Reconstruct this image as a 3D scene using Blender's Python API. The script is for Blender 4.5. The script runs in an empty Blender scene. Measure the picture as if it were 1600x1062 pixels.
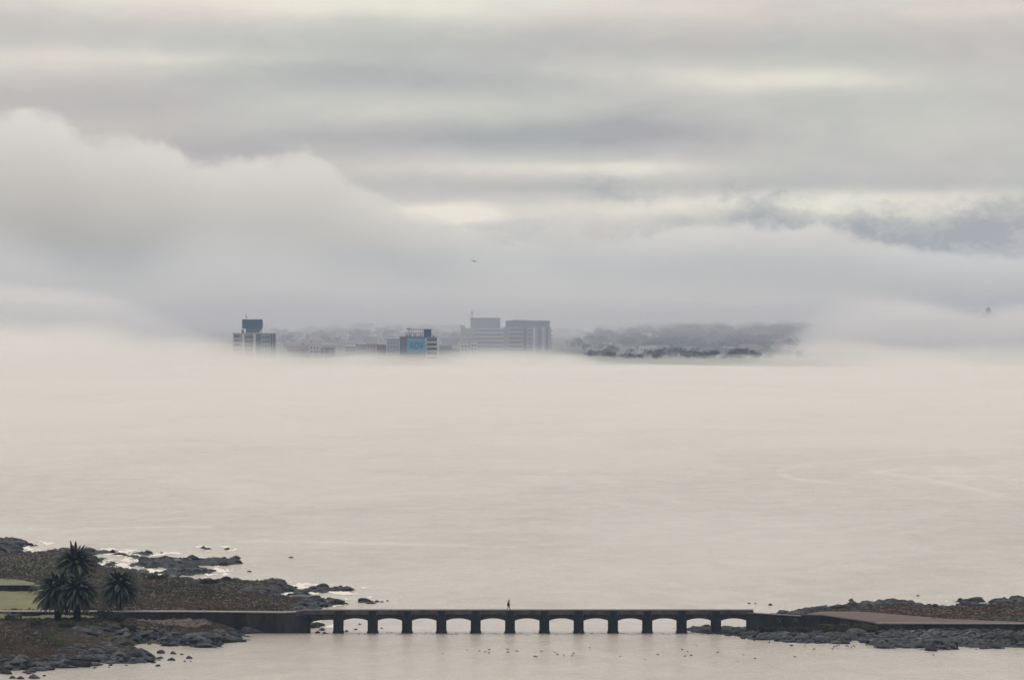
import bpy, bmesh, math, random
import numpy as np
from mathutils import Vector, Matrix, noise
R = math.radians
sc = bpy.context.scene
COL = sc.collection

# ------------------------------------------------------------------ camera
CAM_H = 59.8
PITCH = 0.010125                      # radians below level
camd = bpy.data.cameras.new('camera'); camo = bpy.data.objects.new('camera', camd); COL.objects.link(camo)
camd.lens = 200.0; camd.sensor_width = 36.0; camd.clip_start = 1.0; camd.clip_end = 60000.0
camo.location = (0, 0, CAM_H); camo.rotation_euler = (math.pi/2 - PITCH, 0, 0)
sc.camera = camo
K = 36.0/200.0/1600.0                 # tangent per photograph pixel
def ray(px, py):
    u = (px-800.0)*K; v = (531.0-py)*K
    return u, math.cos(PITCH)+v*math.sin(PITCH), v*math.cos(PITCH)-math.sin(PITCH)
def ground(px, py, z=0.0):
    u, f, w = ray(px, py); t = (z-CAM_H)/w
    return Vector((u*t, f*t, z))
def at(px, py, Y):
    u, f, w = ray(px, py); t = Y/f
    return Vector((u*t, Y, CAM_H+w*t))

# ------------------------------------------------------------------ node helper
class NT:
    def __init__(s, nt): s.t = nt; s.n = nt.nodes; s.l = nt.links
    def new(s, k, **kw):
        n = s.n.new(k)
        for a, b in kw.items(): setattr(n, a, b)
        return n
    def put(s, sock, v):
        if v is None: return
        if isinstance(v, bpy.types.NodeSocket): s.l.new(v, sock)
        else: sock.default_value = v
    def m(s, op, a, b=None, c=None, clamp=False):
        n = s.new('ShaderNodeMath', operation=op, use_clamp=clamp)
        s.put(n.inputs[0], a); s.put(n.inputs[1], b); s.put(n.inputs[2], c)
        return n.outputs[0]
    def add(s, a, b): return s.m('ADD', a, b)
    def sub(s, a, b): return s.m('SUBTRACT', a, b)
    def mul(s, a, b): return s.m('MULTIPLY', a, b)
    def xyz(s, x, y, z):
        n = s.new('ShaderNodeCombineXYZ'); s.put(n.inputs[0], x); s.put(n.inputs[1], y); s.put(n.inputs[2], z); return n.outputs[0]
    def noise(s, vec, scale=1.0, detail=4.0, rough=0.5, dist=0.0):
        n = s.new('ShaderNodeTexNoise'); s.put(n.inputs['Vector'], vec)
        n.inputs['Scale'].default_value = scale; n.inputs['Detail'].default_value = detail
        n.inputs['Roughness'].default_value = rough; n.inputs['Distortion'].default_value = dist
        return n.outputs[0]
    def ramp(s, f, stops, interp='LINEAR'):
        n = s.new('ShaderNodeValToRGB'); cr = n.color_ramp; cr.interpolation = interp
        while len(cr.elements) < len(stops): cr.elements.new(0.5)
        for e, (p, c) in zip(cr.elements, stops):
            e.position = p; e.color = (c[0], c[1], c[2], 1) if not isinstance(c, (int, float)) else (c, c, c, 1)
        s.put(n.inputs[0], f); return n.outputs[0]
    def mix(s, f, a, b):
        n = s.new('ShaderNodeMix', data_type='RGBA'); s.put(n.inputs[0], f)
        for k, v in ((6, a), (7, b)):
            s.put(n.inputs[k], v if isinstance(v, bpy.types.NodeSocket) else (v[0], v[1], v[2], 1))
        return n.outputs[2]
def srgb(r, g, b):
    f = lambda c: c/12.92 if c <= .04045 else ((c+.055)/1.055)**2.4
    return (f(r/255), f(g/255), f(b/255))

# ------------------------------------------------------------------ world : overcast sky
SUN_EL, SUN_AZ = R(42), R(-12)        # azimuth from +Y towards +X: ahead and a little left
w = bpy.data.worlds.new("World"); sc.world = w; w.use_nodes = True
N = NT(w.node_tree); N.n.clear()
sky = N.new('ShaderNodeTexSky', sky_type='NISHITA', sun_disc=False)
sky.sun_elevation = SUN_EL; sky.sun_rotation = SUN_AZ; sky.altitude = 60
bg1 = N.new('ShaderNodeBackground'); N.l.new(sky.outputs[0], bg1.inputs[0]); bg1.inputs[1].default_value = 0.1
tc = N.new('ShaderNodeTexCoord'); sep = N.new('ShaderNodeSeparateXYZ'); N.l.new(tc.outputs['Generated'], sep.inputs[0])
DEG = 57.29578
az = N.mul(N.m('ARCTAN2', sep.outputs[0], sep.outputs[1]), DEG)
el = N.mul(N.m('ARCSINE', sep.outputs[2]), DEG)
sc_v = N.xyz(N.mul(az, 0.55), 0.0, N.mul(el, 2.6))
w1 = N.sub(N.noise(sc_v, 1.0, 5, 0.55), 0.5)
w2 = N.sub(N.noise(N.xyz(N.mul(az, 1.6), 4.7, N.mul(el, 3.4)), 1.3, 6, 0.6), 0.5)
azw = N.add(az, N.mul(w2, 1.1)); elw = N.add(el, N.mul(w1, 0.22)); elc = N.add(el, N.mul(N.sub(N.noise(N.xyz(N.mul(az, 1.5), 2.2, N.mul(el, 2.6)), 1.6, 7, 0.62), 0.5), 1.15))
P = 0.006446                           # degrees per photograph pixel
def streak(px, py, sx, sy, a, puffy=False):
    x = N.mul(N.sub(azw, (px-800)*P), 1/(sx*P)); y = N.mul(N.sub(elc if puffy else elw, (441-py)*P), 1/(sy*P))
    d = N.add(N.mul(x, x), N.mul(y, y))
    return N.mul(N.m('EXPONENT', N.mul(d, -1.0)), a)
FEAT = [(560,2,430,38,.50),(120,-8,300,30,.22),(1150,10,420,32,.24),(1540,12,150,26,.22),
 (80,98,230,30,.33),(300,92,170,14,.16),(900,72,520,24,-.10),(600,118,260,22,-.26),(780,140,180,16,-.10),
 (1220,124,230,22,.46),(940,108,160,12,.10),(150,160,260,30,-.16),(620,168,220,22,.14),
 (720,216,260,20,-.34),(1000,206,200,26,-.34),(330,236,120,30,-.26),(1480,200,220,30,.12),
 (800,264,300,17,.30),(990,262,130,10,.28),(1300,284,330,12,-.12),(830,292,170,10,-.14),
 (1370,308,300,16,.36),(720,338,75,20,.72),(630,330,70,18,.36),(930,330,190,26,.36),(1100,322,120,16,.30),(1440,334,190,22,.40),(1285,330,60,20,.30)]
PUFF = [(1200,336,95,24,-.60),(1350,352,70,18,-.38),(1540,352,110,36,-.60),(1440,376,120,22,-.40),(965,302,60,26,-.42),(1620,330,70,30,-.35),(1300,372,120,14,-.3)]
w3 = N.sub(N.noise(N.xyz(N.mul(az, 1.1), 8.8, N.mul(el, 2.4)), 1.2, 6, 0.6, .6), 0.5)
t = N.add(N.add(N.mul(w1, 0.14), N.mul(w3, 0.30)), 0.41)
for f in FEAT: t = N.add(t, streak(*f))
pm = N.ramp(N.noise(N.xyz(N.mul(az, 1.5), 6.1, N.mul(el, 2.7)), 2.4, 7, 0.62, .4), [(.34, .55), (.60, 1.15)])
for f in PUFF: t = N.add(t, N.mul(N.mul(pm, .75), streak(*f, puffy=True)))
cl = N.ramp(t, [(0.0, srgb(168,168,173)), (0.34, srgb(188,188,187)), (0.62, srgb(206,203,198)), (1.0, srgb(235,230,217))])
tn = N.noise(N.xyz(N.mul(az, .45), 3.3, N.mul(el, 1.0)), 1.0, 3, .5)
tint = N.ramp(tn, [(.35, (1.025,.985,.985)), (.5, (1,1,1)), (.65, (.975,1.005,.985))])
mt = N.new('ShaderNodeMix', data_type='RGBA', blend_type='MULTIPLY'); mt.inputs[0].default_value = 1.0; N.l.new(cl, mt.inputs[6]); N.l.new(tint, mt.inputs[7]); cl = mt.outputs[2]
# the overcast grows brighter higher up
up = N.m('SMOOTHSTEP' if False else 'MULTIPLY', N.sub(el, 3.2), 1/40.0, clamp=True)
up2 = N.m('POWER', up, 0.6)
hi = N.mix(up2, srgb(222,217,208), (1.13, 1.070, .990))
ff = N.m('MULTIPLY', N.sub(el, 2.9), 0.7, clamp=True)
cc = N.mix(ff, cl, hi)
bg2 = N.new('ShaderNodeBackground'); N.l.new(cc, bg2.inputs[0]); bg2.inputs[1].default_value = 1.0
mx = N.new('ShaderNodeMixShader'); mx.inputs[0].default_value = 0.97
N.l.new(bg1.outputs[0], mx.inputs[1]); N.l.new(bg2.outputs[0], mx.inputs[2])
wo = N.new('ShaderNodeOutputWorld'); N.l.new(mx.outputs[0], wo.inputs[0])

sund = bpy.data.lights.new('sun', 'SUN'); sund.energy = 0.8; sund.angle = R(25); sund.color = (1.0, 0.94, 0.84)
suno = bpy.data.objects.new('sun', sund); COL.objects.link(suno)
sd = Vector((math.sin(SUN_AZ)*math.cos(SUN_EL), math.cos(SUN_AZ)*math.cos(SUN_EL), math.sin(SUN_EL)))
suno.rotation_euler = (-sd).to_track_quat('-Z', 'Y').to_euler(); suno.location = (0, 0, 200)

sc.view_settings.view_transform = 'Standard'; sc.view_settings.look = 'None'
sc.view_settings.exposure = 0.0; sc.view_settings.gamma = 1.0
sc.render.engine = 'CYCLES'
sc.cycles.max_bounces = 8; sc.cycles.diffuse_bounces = 2; sc.cycles.glossy_bounces = 3
sc.cycles.volume_bounces = 5; sc.cycles.use_denoising = True; sc.cycles.transparent_max_bounces = 12

# ------------------------------------------------------------------ object helpers
def put(o, label=None, cat=None, group=None, kind=None):
    if label: o['label'] = label
    if cat: o['category'] = cat
    if group: o['group'] = group
    if kind: o['kind'] = kind
    return o
def link(name, me, mat=None, parent=None):
    o = bpy.data.objects.new(name, me); COL.objects.link(o)
    if mat is not None: me.materials.append(mat)
    if parent is not None: o.parent = parent
    return o
def empty(name, loc=(0,0,0), rz=0.0):
    o = bpy.data.objects.new(name, None); COL.objects.link(o); o.location = loc; o.rotation_euler = (0, 0, rz)
    o.empty_display_size = 0.5
    return o
def mesh_from(name, V, F, smooth=False):
    me = bpy.data.meshes.new(name)
    me.from_pydata([tuple(v) for v in V], [], [tuple(f) for f in F]); me.update()
    if smooth: me.polygons.foreach_set('use_smooth', [True]*len(me.polygons))
    return me
def grid_mesh(name, X, Y, Z, smooth=True, close_z=None, flip=False):
    """X,Y,Z arrays [nj, ni]; close_z adds a flat bottom and sides so the mesh is closed"""
    nj, ni = X.shape
    me = bpy.data.meshes.new(name)
    idx = np.arange(nj*ni).reshape(nj, ni)
    q = np.stack([idx[:-1,:-1], idx[:-1,1:], idx[1:,1:], idx[1:,:-1]], -1).reshape(-1, 4)
    V = np.stack([X, Y, Z], -1).reshape(-1, 3)
    if close_z is not None:
        V2 = V.copy(); V2[:,2] = close_z; n = nj*ni
        q2 = q[:, ::-1]+n
        V = np.concatenate([V, V2])
        s = []
        for a, b in ((idx[0,:-1], idx[0,1:]), (idx[1:,0], idx[:-1,0]), (idx[-1,1:], idx[-1,:-1]), (idx[:-1,-1], idx[1:,-1])):
            s.append(np.stack([a+n, b+n, b, a], -1))
        q = np.concatenate([q, q2]+s)
    me.vertices.add(len(V)); me.vertices.foreach_set('co', V.astype(np.float32).ravel())
    me.loops.add(q.size); me.loops.foreach_set('vertex_index', q.astype(np.int32).ravel())
    me.polygons.add(len(q)); me.polygons.foreach_set('loop_start', np.arange(0, q.size, 4, dtype=np.int32))
    me.polygons.foreach_set('loop_total', np.full(len(q), 4, dtype=np.int32))
    me.polygons.foreach_set('use_smooth', np.full(len(q), smooth))
    me.update(calc_edges=True); me.validate()
    return me
def vol_mat(name, col, dens, aniso=0.0):
    m = bpy.data.materials.new(name); m.use_nodes = True
    n = NT(m.node_tree); n.n.clear(); o = n.new('ShaderNodeOutputMaterial')
    v = n.new('ShaderNodeVolumePrincipled'); v.inputs['Color'].default_value = (*col, 1)
    v.inputs['Density'].default_value = dens; v.inputs['Anisotropy'].default_value = aniso
    n.l.new(v.outputs[0], o.inputs['Volume']); return m
def fbm(x, y, z=0.0, oct=4, H=0.5, s=1.0):
    """vectorised value-ish noise through mathutils"""
    x = np.asarray(x, float)*s; y = np.asarray(y, float)*s
    sh = x.shape; out = np.empty(x.size)
    xf, yf = x.ravel(), np.broadcast_to(y, sh).ravel()
    nz = noise.noise
    for i in range(x.size):
        a = 0.0; am = 1.0; px_, py_ = xf[i], yf[i]
        for k in range(oct):
            a += am*nz((px_, py_, z+k*7.3)); px_ *= 2.03; py_ *= 2.03; am *= H
        out[i] = a
    return out.reshape(sh)
def interp(x, pts):
    return np.interp(x, [p[0] for p in pts], [p[1] for p in pts])

# ------------------------------------------------------------------ haze and fog
def box_mesh(name, lo, hi):
    x0, y0, z0 = lo; x1, y1, z1 = hi
    V = [(x0,y0,z0),(x1,y0,z0),(x1,y1,z0),(x0,y1,z0),(x0,y0,z1),(x1,y0,z1),(x1,y1,z1),(x0,y1,z1)]
    F = [(0,3,2,1),(4,5,6,7),(0,1,5,4),(1,2,6,5),(2,3,7,6),(3,0,4,7)]
    return mesh_from(name, V, F)
HAZE = link('haze', box_mesh('haze', (-2600, -120, -8), (2600, 12500, 92)), vol_mat('haze_air', (0.42, 0.66, 1.0), 3.4e-5))
put(HAZE, 'thin bluish air haze over the whole bay', 'haze', kind='stuff')
# dense low fog lying on the bay (an even, closed layer)
SHEET = [(-200,508),(0,513),(120,518),(210,527),(300,542),(360,552),(440,556),(520,560),(600,565),(700,563),(780,562),(860,566),(930,577),(1000,584),(1200,584),(1300,577),(1400,572),(1600,570),(1800,570)]
def sheet(k, seed, y0, y1, extra, dens, col, label, nz, floor_, end):
    ni, nj = 190, 110
    ux = np.linspace(-0.125, 0.125, ni); yy = np.linspace(y0, y1, nj)
    U, Yg = np.meshgrid(ux, yy); X = U*Yg
    zt = np.maximum(CAM_H-(interp(X/(K*4000)+800, SHEET)-441)*K*4100, -1)+extra
    yp = interp(Yg, [(1450,0.0),(1750,.05),(2150,.22),(2700,.5),(3300,.75),(3700,.8),(y1,.55)])
    base = floor_*interp(Yg, [(1450,0.0),(1750,.10),(2150,.5),(2600,.95),(3000,1.0),(3500,.8),(3950,end),(y1,end)])
    th = np.maximum(np.maximum(zt, 0)*yp, base)
    n = fbm(X, Yg*0.45, seed, 5, .55, 1/150.0)
    th = th*(1+nz*n)+.1
    me = grid_mesh('haze', X, Yg, 0.05+k*.02+np.maximum(th, 0.05), close_z=0.02+k*.01)
    return put(link('haze', me, vol_mat('fog_low_%s' % ('thin' if k else 'dense'), col, dens)), label, 'fog', kind='stuff')
sheet(0, 3.1, 1500, 3900, -8.0, .0034, (0.967, 0.943, 0.914), 'low cream fog bank lying on the bay before the far city', .5, 8.0, .4)
sheet(1, 8.1, 1500, 4310, -2.0, .0013, (0.967, 0.945, 0.919), 'thin upper veil of the cream fog over the bay', .8, 10.0, .62)
# torn fog: a closed box whose density thins out through ragged tops
def torn(name, label, y0, y1, zt, prof, refY, soft, amp, scl, dens, col, step=30.0, seed=0.0, inner=.5, det=5, stretch=(1,1,2.2), rough=.58, zb=.02, power=1.4):
    xs = [p[0] for p in prof]; xa, xb = (xs[0]-800)*K*refY, (xs[-1]-800)*K*refY
    o = link('haze', box_mesh('haze', (xa, y0, zb), (xb, y1, zt)), None); me = o.data
    m = bpy.data.materials.new(name); m.use_nodes = True; n = NT(m.node_tree); n.n.clear(); out = n.new('ShaderNodeOutputMaterial')
    tc = n.new('ShaderNodeTexCoord'); sp_ = n.new('ShaderNodeSeparateXYZ'); n.l.new(tc.outputs['Object'], sp_.inputs[0])
    x, y, z = sp_.outputs
    fc = n.new('ShaderNodeFloatCurve'); cv = fc.mapping.curves[0]
    pts = [((px-xs[0])/(xs[-1]-xs[0]), min(max((CAM_H+(441-r)*K*refY)/zt, 0), 1)) for px, r in prof]
    cv.points[0].location = pts[0]; cv.points[1].location = pts[-1]
    for p in pts[1:-1]: cv.points.new(*p)
    for p in cv.points: p.handle_type = 'AUTO_CLAMPED'
    fc.mapping.update()
    n.l.new(n.m('DIVIDE', n.sub(x, xa), xb-xa), fc.inputs['Value'])
    top = n.mul(fc.outputs[0], zt)
    v = n.xyz(n.mul(x, stretch[0]/scl), n.add(n.mul(y, stretch[1]/scl), seed), n.mul(z, stretch[2]/scl))
    nz = n.sub(n.noise(v, 1.0, det, rough, .35), .5)
    v2 = n.xyz(n.mul(x, .30/scl), n.add(n.mul(y, .3/scl), seed+9), n.mul(z, 1.0/scl)); n2 = n.sub(n.noise(v2, 1.0, 3, .5, .5), .5)
    d = n.m('DIVIDE', n.add(n.sub(top, z), n.add(n.mul(nz, amp*2), n.mul(n2, amp*1.2))), soft, clamp=True)
    d = n.m('POWER', d, power)
    d = n.mul(d, n.m('ADD', 1.0, n.mul(nz, inner*4), clamp=False)); d = n.m('MAXIMUM', n.mul(d, dens), 0.0)
    vo = n.new('ShaderNodeVolumePrincipled'); vo.inputs['Color'].default_value = (*col, 1); n.l.new(d, vo.inputs['Density']); n.l.new(vo.outputs[0], out.inputs['Volume'])
    me.materials.append(m)
    auto = ((xb-xa)+(y1-y0)+(zt-zb))/3/10.0
    try: m.cycles.volume_step_rate = step/auto
    except Exception: pass
    return put(o, label, 'fog', kind='stuff')
sc.cycles.volume_step_rate = 1.0; sc.cycles.volume_max_steps = 96
VEIL = [(-200,485),(0,492),(60,498),(120,494),(210,506),(260,524),(300,520),(360,525),(440,531),(500,543),(560,536),(620,546),(690,542),(760,533),(840,537),(900,554),(960,570),(1000,578),(1100,576),(1200,570),(1260,560),(1330,545),(1420,540),(1500,552),(1600,556),(1800,550)]
torn('fog_torn', 'ragged top of the cream fog rolling before the far towers', 3450, 4185, 62, VEIL, 3950, 15, 17, 140.0, .0040, (0.967,0.947,0.926), 45, 0.0, .25, 5, (1,.5,2.6), .55, .03, 1.2)
PATCH = [(-200,420),(0,440),(150,462),(260,500),(330,530),(420,600),(700,640),(900,700),(1110,700),(1180,580),(1230,538),(1275,503),(1330,476),(1400,464),(1470,474),(1545,487),(1610,474),(1900,465)]
torn('fog_patch', 'pinkish drift of mist veiling the far right shore and the far left', 4347, 4900, 75, PATCH, 4600, 14, 15, 150.0, .0075, (0.93,0.915,0.92), 55, 4.0, .25, 4, (1,.5,2.4), .55, -3)
SHOREB = [(850,640),(885,550),(950,556),(1060,555),(1150,550),(1220,535),(1300,525),(1400,535),(1700,530)]
torn('fog_shore', 'thin ragged mist creeping over the far shoreline below the woods', 3870, 4330, 30, SHOREB, 4180, 7, 8, 110.0, .0040, (0.95,0.935,0.92), 35, 12.0, .3, 5, (1,.6,2.6), .58, -2, 1.2)
MIDB = [(-400,320),(-60,330),(40,352),(130,385),(200,380),(280,345),(370,328),(460,342),(560,378),(660,396),(760,392),(860,400),(950,420),(1100,415),(1250,412),(1350,418),(1450,440),(1500,470),(1560,480),(1620,465),(1700,430),(2000,420)]
torn('fog_mid', 'grey mist drifting behind the far towers', 5150, 5900, 145, MIDB, 5500, 55, 46, 200.0, .0030, (0.92,0.915,0.93), 60, 7.0, .4, 6, (1,.6,2.2), .55, -3)
# even thin mist through the city
def bank(seed, y0, y1, ys, prof, refY, shp, dens, col, name, label, ni=110, nj=60, half=.14, zmin=8):
    ux = np.linspace(-half, half, ni); yy = np.linspace(y0, y1, nj)
    U, Yg = np.meshgrid(ux, yy); X = U*Yg; pxl = U/K+800
    zt = CAM_H+(441-interp(pxl, prof))*K*refY
    zt = zt*interp(Yg, shp)*(1+.12*fbm(X, Yg*ys, seed, 3, .55, 1/260.0))
    zt = zt*(1+.25*fbm(X, Yg*.6, seed+4, 4, .5, 1/330.0))
    me = grid_mesh('haze', X, Yg, np.maximum(zt, zmin), close_z=-6)
    return put(link('haze', me, vol_mat(name, col, dens)), label, 'fog', kind='stuff')
bank(9.1, 4110, 6700, 1, [(-300,455),(0,455),(300,462),(600,462),(900,468),(1200,468),(1400,470),(1800,470)], 5500, [(4110,.75),(4400,.85),(4800,.9),(5500,1.0),(6700,1.2)], .00095, (0.78,0.785,0.86), 'mist_city', 'grey mist drifting through the far city and its trees')
# the tall rolling bank
TOP = [(-500,150),(-60,168),(0,172),(50,176),(100,200),(150,228),(195,214),(255,222),(300,258),(340,268),(362,250),(390,244),(425,240),(450,228),(475,222),(500,230),(525,254),(560,288),(610,318),(655,346),(720,358),(800,356),(900,364),(960,372),(1040,362),(1180,362),(1300,368),(1400,382),(1480,400),(1600,408),(2000,400)]
torn('fog_tall', 'tall rolling bank of fog standing behind the far city', 7600, 8100, 350, TOP, 7800, 13, 80, 112.0, .0058, (0.93,0.93,0.935), 40, 2.0, .75, 9, (1,.22,1.2), .69, -3, 1.15)

# ------------------------------------------------------------------ materials
def principled(name, col=(.5,.5,.5), rough=.8, spec=.3):
    m = bpy.data.materials.new(name); m.use_nodes = True
    b = m.node_tree.nodes['Principled BSDF']
    b.inputs['Base Color'].default_value = (*col, 1); b.inputs['Roughness'].default_value = rough
    b.inputs['Specular IOR Level'].default_value = spec
    return m, NT(m.node_tree), b
def mottled(name, c1, c2, scale=1.0, rough=.85, bump=.3, attr=None, stretch=(1,1,1), detail=6, spec=.25):
    """two-tone noise surface with bump; attr = colour attribute multiplied in"""
    m, n, b = principled(name, c1, rough, spec)
    tc = n.new('ShaderNodeTexCoord'); mp = n.new('ShaderNodeMapping'); n.l.new(tc.outputs['Object'], mp.inputs[0])
    mp.inputs['Scale'].default_value = stretch
    f = n.noise(mp.outputs[0], scale, detail, .62)
    c = n.ramp(f, [(.32, c1), (.68, c2)])
    if attr:
        a = n.new('ShaderNodeVertexColor', layer_name=attr)
        mm = n.new('ShaderNodeMix', data_type='RGBA', blend_type='MULTIPLY'); mm.inputs[0].default_value = 1.0
        n.l.new(c, mm.inputs[6]); n.l.new(a.outputs[0], mm.inputs[7]); c = mm.outputs[2]
    n.l.new(c, b.inputs['Base Color'])
    if bump:
        bp = n.new('ShaderNodeBump'); bp.inputs['Strength'].default_value = bump; bp.inputs['Distance'].default_value = .3/scale
        n.l.new(f, bp.inputs['Height']); n.l.new(bp.outputs[0], b.inputs['Normal'])
    return m
M = {}
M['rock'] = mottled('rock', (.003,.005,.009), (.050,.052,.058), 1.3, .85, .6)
def rock_mat():
    m = mottled('rock', (.004,.006,.010), (.050,.051,.056), 1.1, .85, .7); n = NT(m.node_tree); b = m.node_tree.nodes['Principled BSDF']
    src = b.inputs['Base Color'].links[0].from_socket; g = n.new('ShaderNodeNewGeometry'); sp_ = n.new('ShaderNodeSeparateXYZ'); n.l.new(g.outputs['Position'], sp_.inputs[0])
    big = n.noise(g.outputs['Position'], .16, 3, .6); wet = n.ramp(n.add(sp_.outputs[2], n.mul(big, .9)), [(.45, .30), (.95, 1.5)])
    mm = n.new('ShaderNodeMix', data_type='RGBA', blend_type='MULTIPLY'); mm.inputs[0].default_value = 1.0; n.l.new(src, mm.inputs[6]); n.l.new(wet, mm.inputs[7]); at_ = n.new('ShaderNodeVertexColor', layer_name='tint'); m2_ = n.new('ShaderNodeMix', data_type='RGBA', blend_type='MULTIPLY'); m2_.inputs[0].default_value = 1.0; n.l.new(mm.outputs[2], m2_.inputs[6]); n.l.new(at_.outputs[0], m2_.inputs[7]); n.l.new(m2_.outputs[2], b.inputs['Base Color'])
    return m
M['rock'] = rock_mat()
M['rubble'] = mottled('rubble', (.055,.036,.032), (.135,.09,.08), 1.6, .85, .6)
M['ground'] = mottled('ground', (.85,.85,.85), (1.12,1.12,1.12), .8, .9, .25, attr='tint')
M['tuft'] = mottled('tuft', (.75,.75,.75), (1.25,1.25,1.25), .5, .9, 0, attr='tint')
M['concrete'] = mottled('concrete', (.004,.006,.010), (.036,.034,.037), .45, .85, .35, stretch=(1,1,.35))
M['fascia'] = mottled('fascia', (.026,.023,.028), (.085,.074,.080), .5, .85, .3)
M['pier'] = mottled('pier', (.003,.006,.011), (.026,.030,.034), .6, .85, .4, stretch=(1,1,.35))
M['path'] = mottled('path', (.15,.13,.12), (.26,.225,.205), 1.2, .85, .2)
M['slab'] = mottled('slab', (.062,.040,.038), (.112,.072,.067), .45, .85, .3)
M['trunk'] = mottled('trunk', (.006,.006,.007), (.022,.019,.017), 3.0, .95, .9)
M['foam'] = mottled('foam', (.50,.475,.43), (.74,.71,.65), 1.0, .7, .2)
def frond_mat():
    m, n, b = principled('palm_leaf', (.03,.035,.025), .6, .35)
    a = n.new('ShaderNodeVertexColor', layer_name='tint'); n.l.new(a.outputs[0], b.inputs['Base Color'])
    return m
M['leaf'] = frond_mat()

# ------------------------------------------------------------------ water
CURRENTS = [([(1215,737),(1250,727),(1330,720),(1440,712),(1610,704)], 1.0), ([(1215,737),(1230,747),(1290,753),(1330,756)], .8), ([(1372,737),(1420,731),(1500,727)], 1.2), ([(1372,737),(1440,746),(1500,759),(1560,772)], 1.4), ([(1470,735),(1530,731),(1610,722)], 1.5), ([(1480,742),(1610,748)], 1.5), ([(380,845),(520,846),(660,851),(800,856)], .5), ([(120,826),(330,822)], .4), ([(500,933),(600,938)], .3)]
def water_mat():
    m, n, b = principled('water', (.30,.265,.22), .28, .5)
    b.inputs['IOR'].default_value = 1.33
    tc = n.new('ShaderNodeTexCoord').outputs['Object']
    def mp(s, r=0.0):
        q = n.new('ShaderNodeMapping'); q.inputs['Scale'].default_value = s; q.inputs['Rotation'].default_value = (0,0,r); n.l.new(tc, q.inputs[0]); return q.outputs[0]
    fine = n.noise(mp((.9,.32,1), .12), 1.0, 5, .68)
    mid = n.noise(mp((.10,.045,1), -.1), 1.0, 5, .6, .6)
    big = n.noise(mp((.011,.0042,1), .1), 1.0, 4, .55, 1.2)
    h = n.add(n.mul(fine, 1.9), n.mul(mid, .7))
    bp = n.new('ShaderNodeBump'); bp.inputs['Distance'].default_value = 1.0
    n.l.new(h, bp.inputs['Height'])
    n.l.new(n.ramp(big, [(.36, .62), (.62, .85)]), bp.inputs['Strength'])
    n.l.new(bp.outputs[0], b.inputs['Normal'])
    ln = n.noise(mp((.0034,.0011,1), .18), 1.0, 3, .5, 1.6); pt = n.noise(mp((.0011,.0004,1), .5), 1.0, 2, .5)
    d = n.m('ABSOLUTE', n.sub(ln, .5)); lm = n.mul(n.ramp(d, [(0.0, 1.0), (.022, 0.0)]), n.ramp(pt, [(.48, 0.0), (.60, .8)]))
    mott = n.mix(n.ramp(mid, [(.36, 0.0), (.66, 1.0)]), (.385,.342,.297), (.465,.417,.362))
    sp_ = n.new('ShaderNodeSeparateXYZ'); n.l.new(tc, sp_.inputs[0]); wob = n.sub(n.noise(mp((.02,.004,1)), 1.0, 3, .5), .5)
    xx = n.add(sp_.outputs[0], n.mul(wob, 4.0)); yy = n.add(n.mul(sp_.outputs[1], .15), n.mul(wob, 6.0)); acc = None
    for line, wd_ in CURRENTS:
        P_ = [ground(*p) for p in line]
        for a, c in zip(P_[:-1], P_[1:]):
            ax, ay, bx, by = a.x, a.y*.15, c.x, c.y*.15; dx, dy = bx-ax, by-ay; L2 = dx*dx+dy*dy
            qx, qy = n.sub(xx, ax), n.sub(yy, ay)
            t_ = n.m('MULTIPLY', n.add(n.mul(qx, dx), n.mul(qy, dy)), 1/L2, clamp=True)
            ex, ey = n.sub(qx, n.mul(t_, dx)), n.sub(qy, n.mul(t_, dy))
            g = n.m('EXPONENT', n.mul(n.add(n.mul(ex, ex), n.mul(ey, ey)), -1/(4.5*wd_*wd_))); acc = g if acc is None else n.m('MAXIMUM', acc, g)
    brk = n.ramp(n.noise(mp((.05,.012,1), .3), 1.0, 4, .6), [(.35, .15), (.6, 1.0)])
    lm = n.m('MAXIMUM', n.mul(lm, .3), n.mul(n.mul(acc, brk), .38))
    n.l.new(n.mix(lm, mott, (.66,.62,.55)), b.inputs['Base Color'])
    n.l.new(n.ramp(big, [(.35, .16), (.65, .22)]), b.inputs['Roughness'])
    return m
me = box_mesh('water', (-14000, -400, -6), (14000, 26000, 0))
WATER = put(link('water', me, water_mat()), 'calm pale cream bay water under the fog', None, kind='structure')

# ------------------------------------------------------------------ shore terrain
def gp(pts, z=0.0): return np.array([tuple(ground(px, py, z))[:2] for px, py in pts])
SY = 0.4
def poly_dist(poly, X, Y):
    """signed distance (positive inside), depth squeezed by SY"""
    px, py = X.ravel(), Y.ravel()*SY
    P_ = np.array(poly)*np.array([1, SY]); n = len(P_)
    best = np.full(px.size, 1e9); ins = np.zeros(px.size, bool)
    for i in range(n):
        a, b = P_[i], P_[(i+1) % n]; d = b-a
        t = np.clip(((px-a[0])*d[0]+(py-a[1])*d[1])/max(d@d, 1e-9), 0, 1)
        best = np.minimum(best, (px-a[0]-t*d[0])**2+(py-a[1]-t*d[1])**2)
        c = ((a[1] > py) != (b[1] > py))
        with np.errstate(divide='ignore', invalid='ignore'):
            xi = d[0]*(py-a[1])/(d[1] if d[1] != 0 else 1e-12)+a[0]
        ins ^= c & (px < xi)
    r = np.sqrt(best); return np.where(ins, r, -r).reshape(X.shape)
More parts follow.
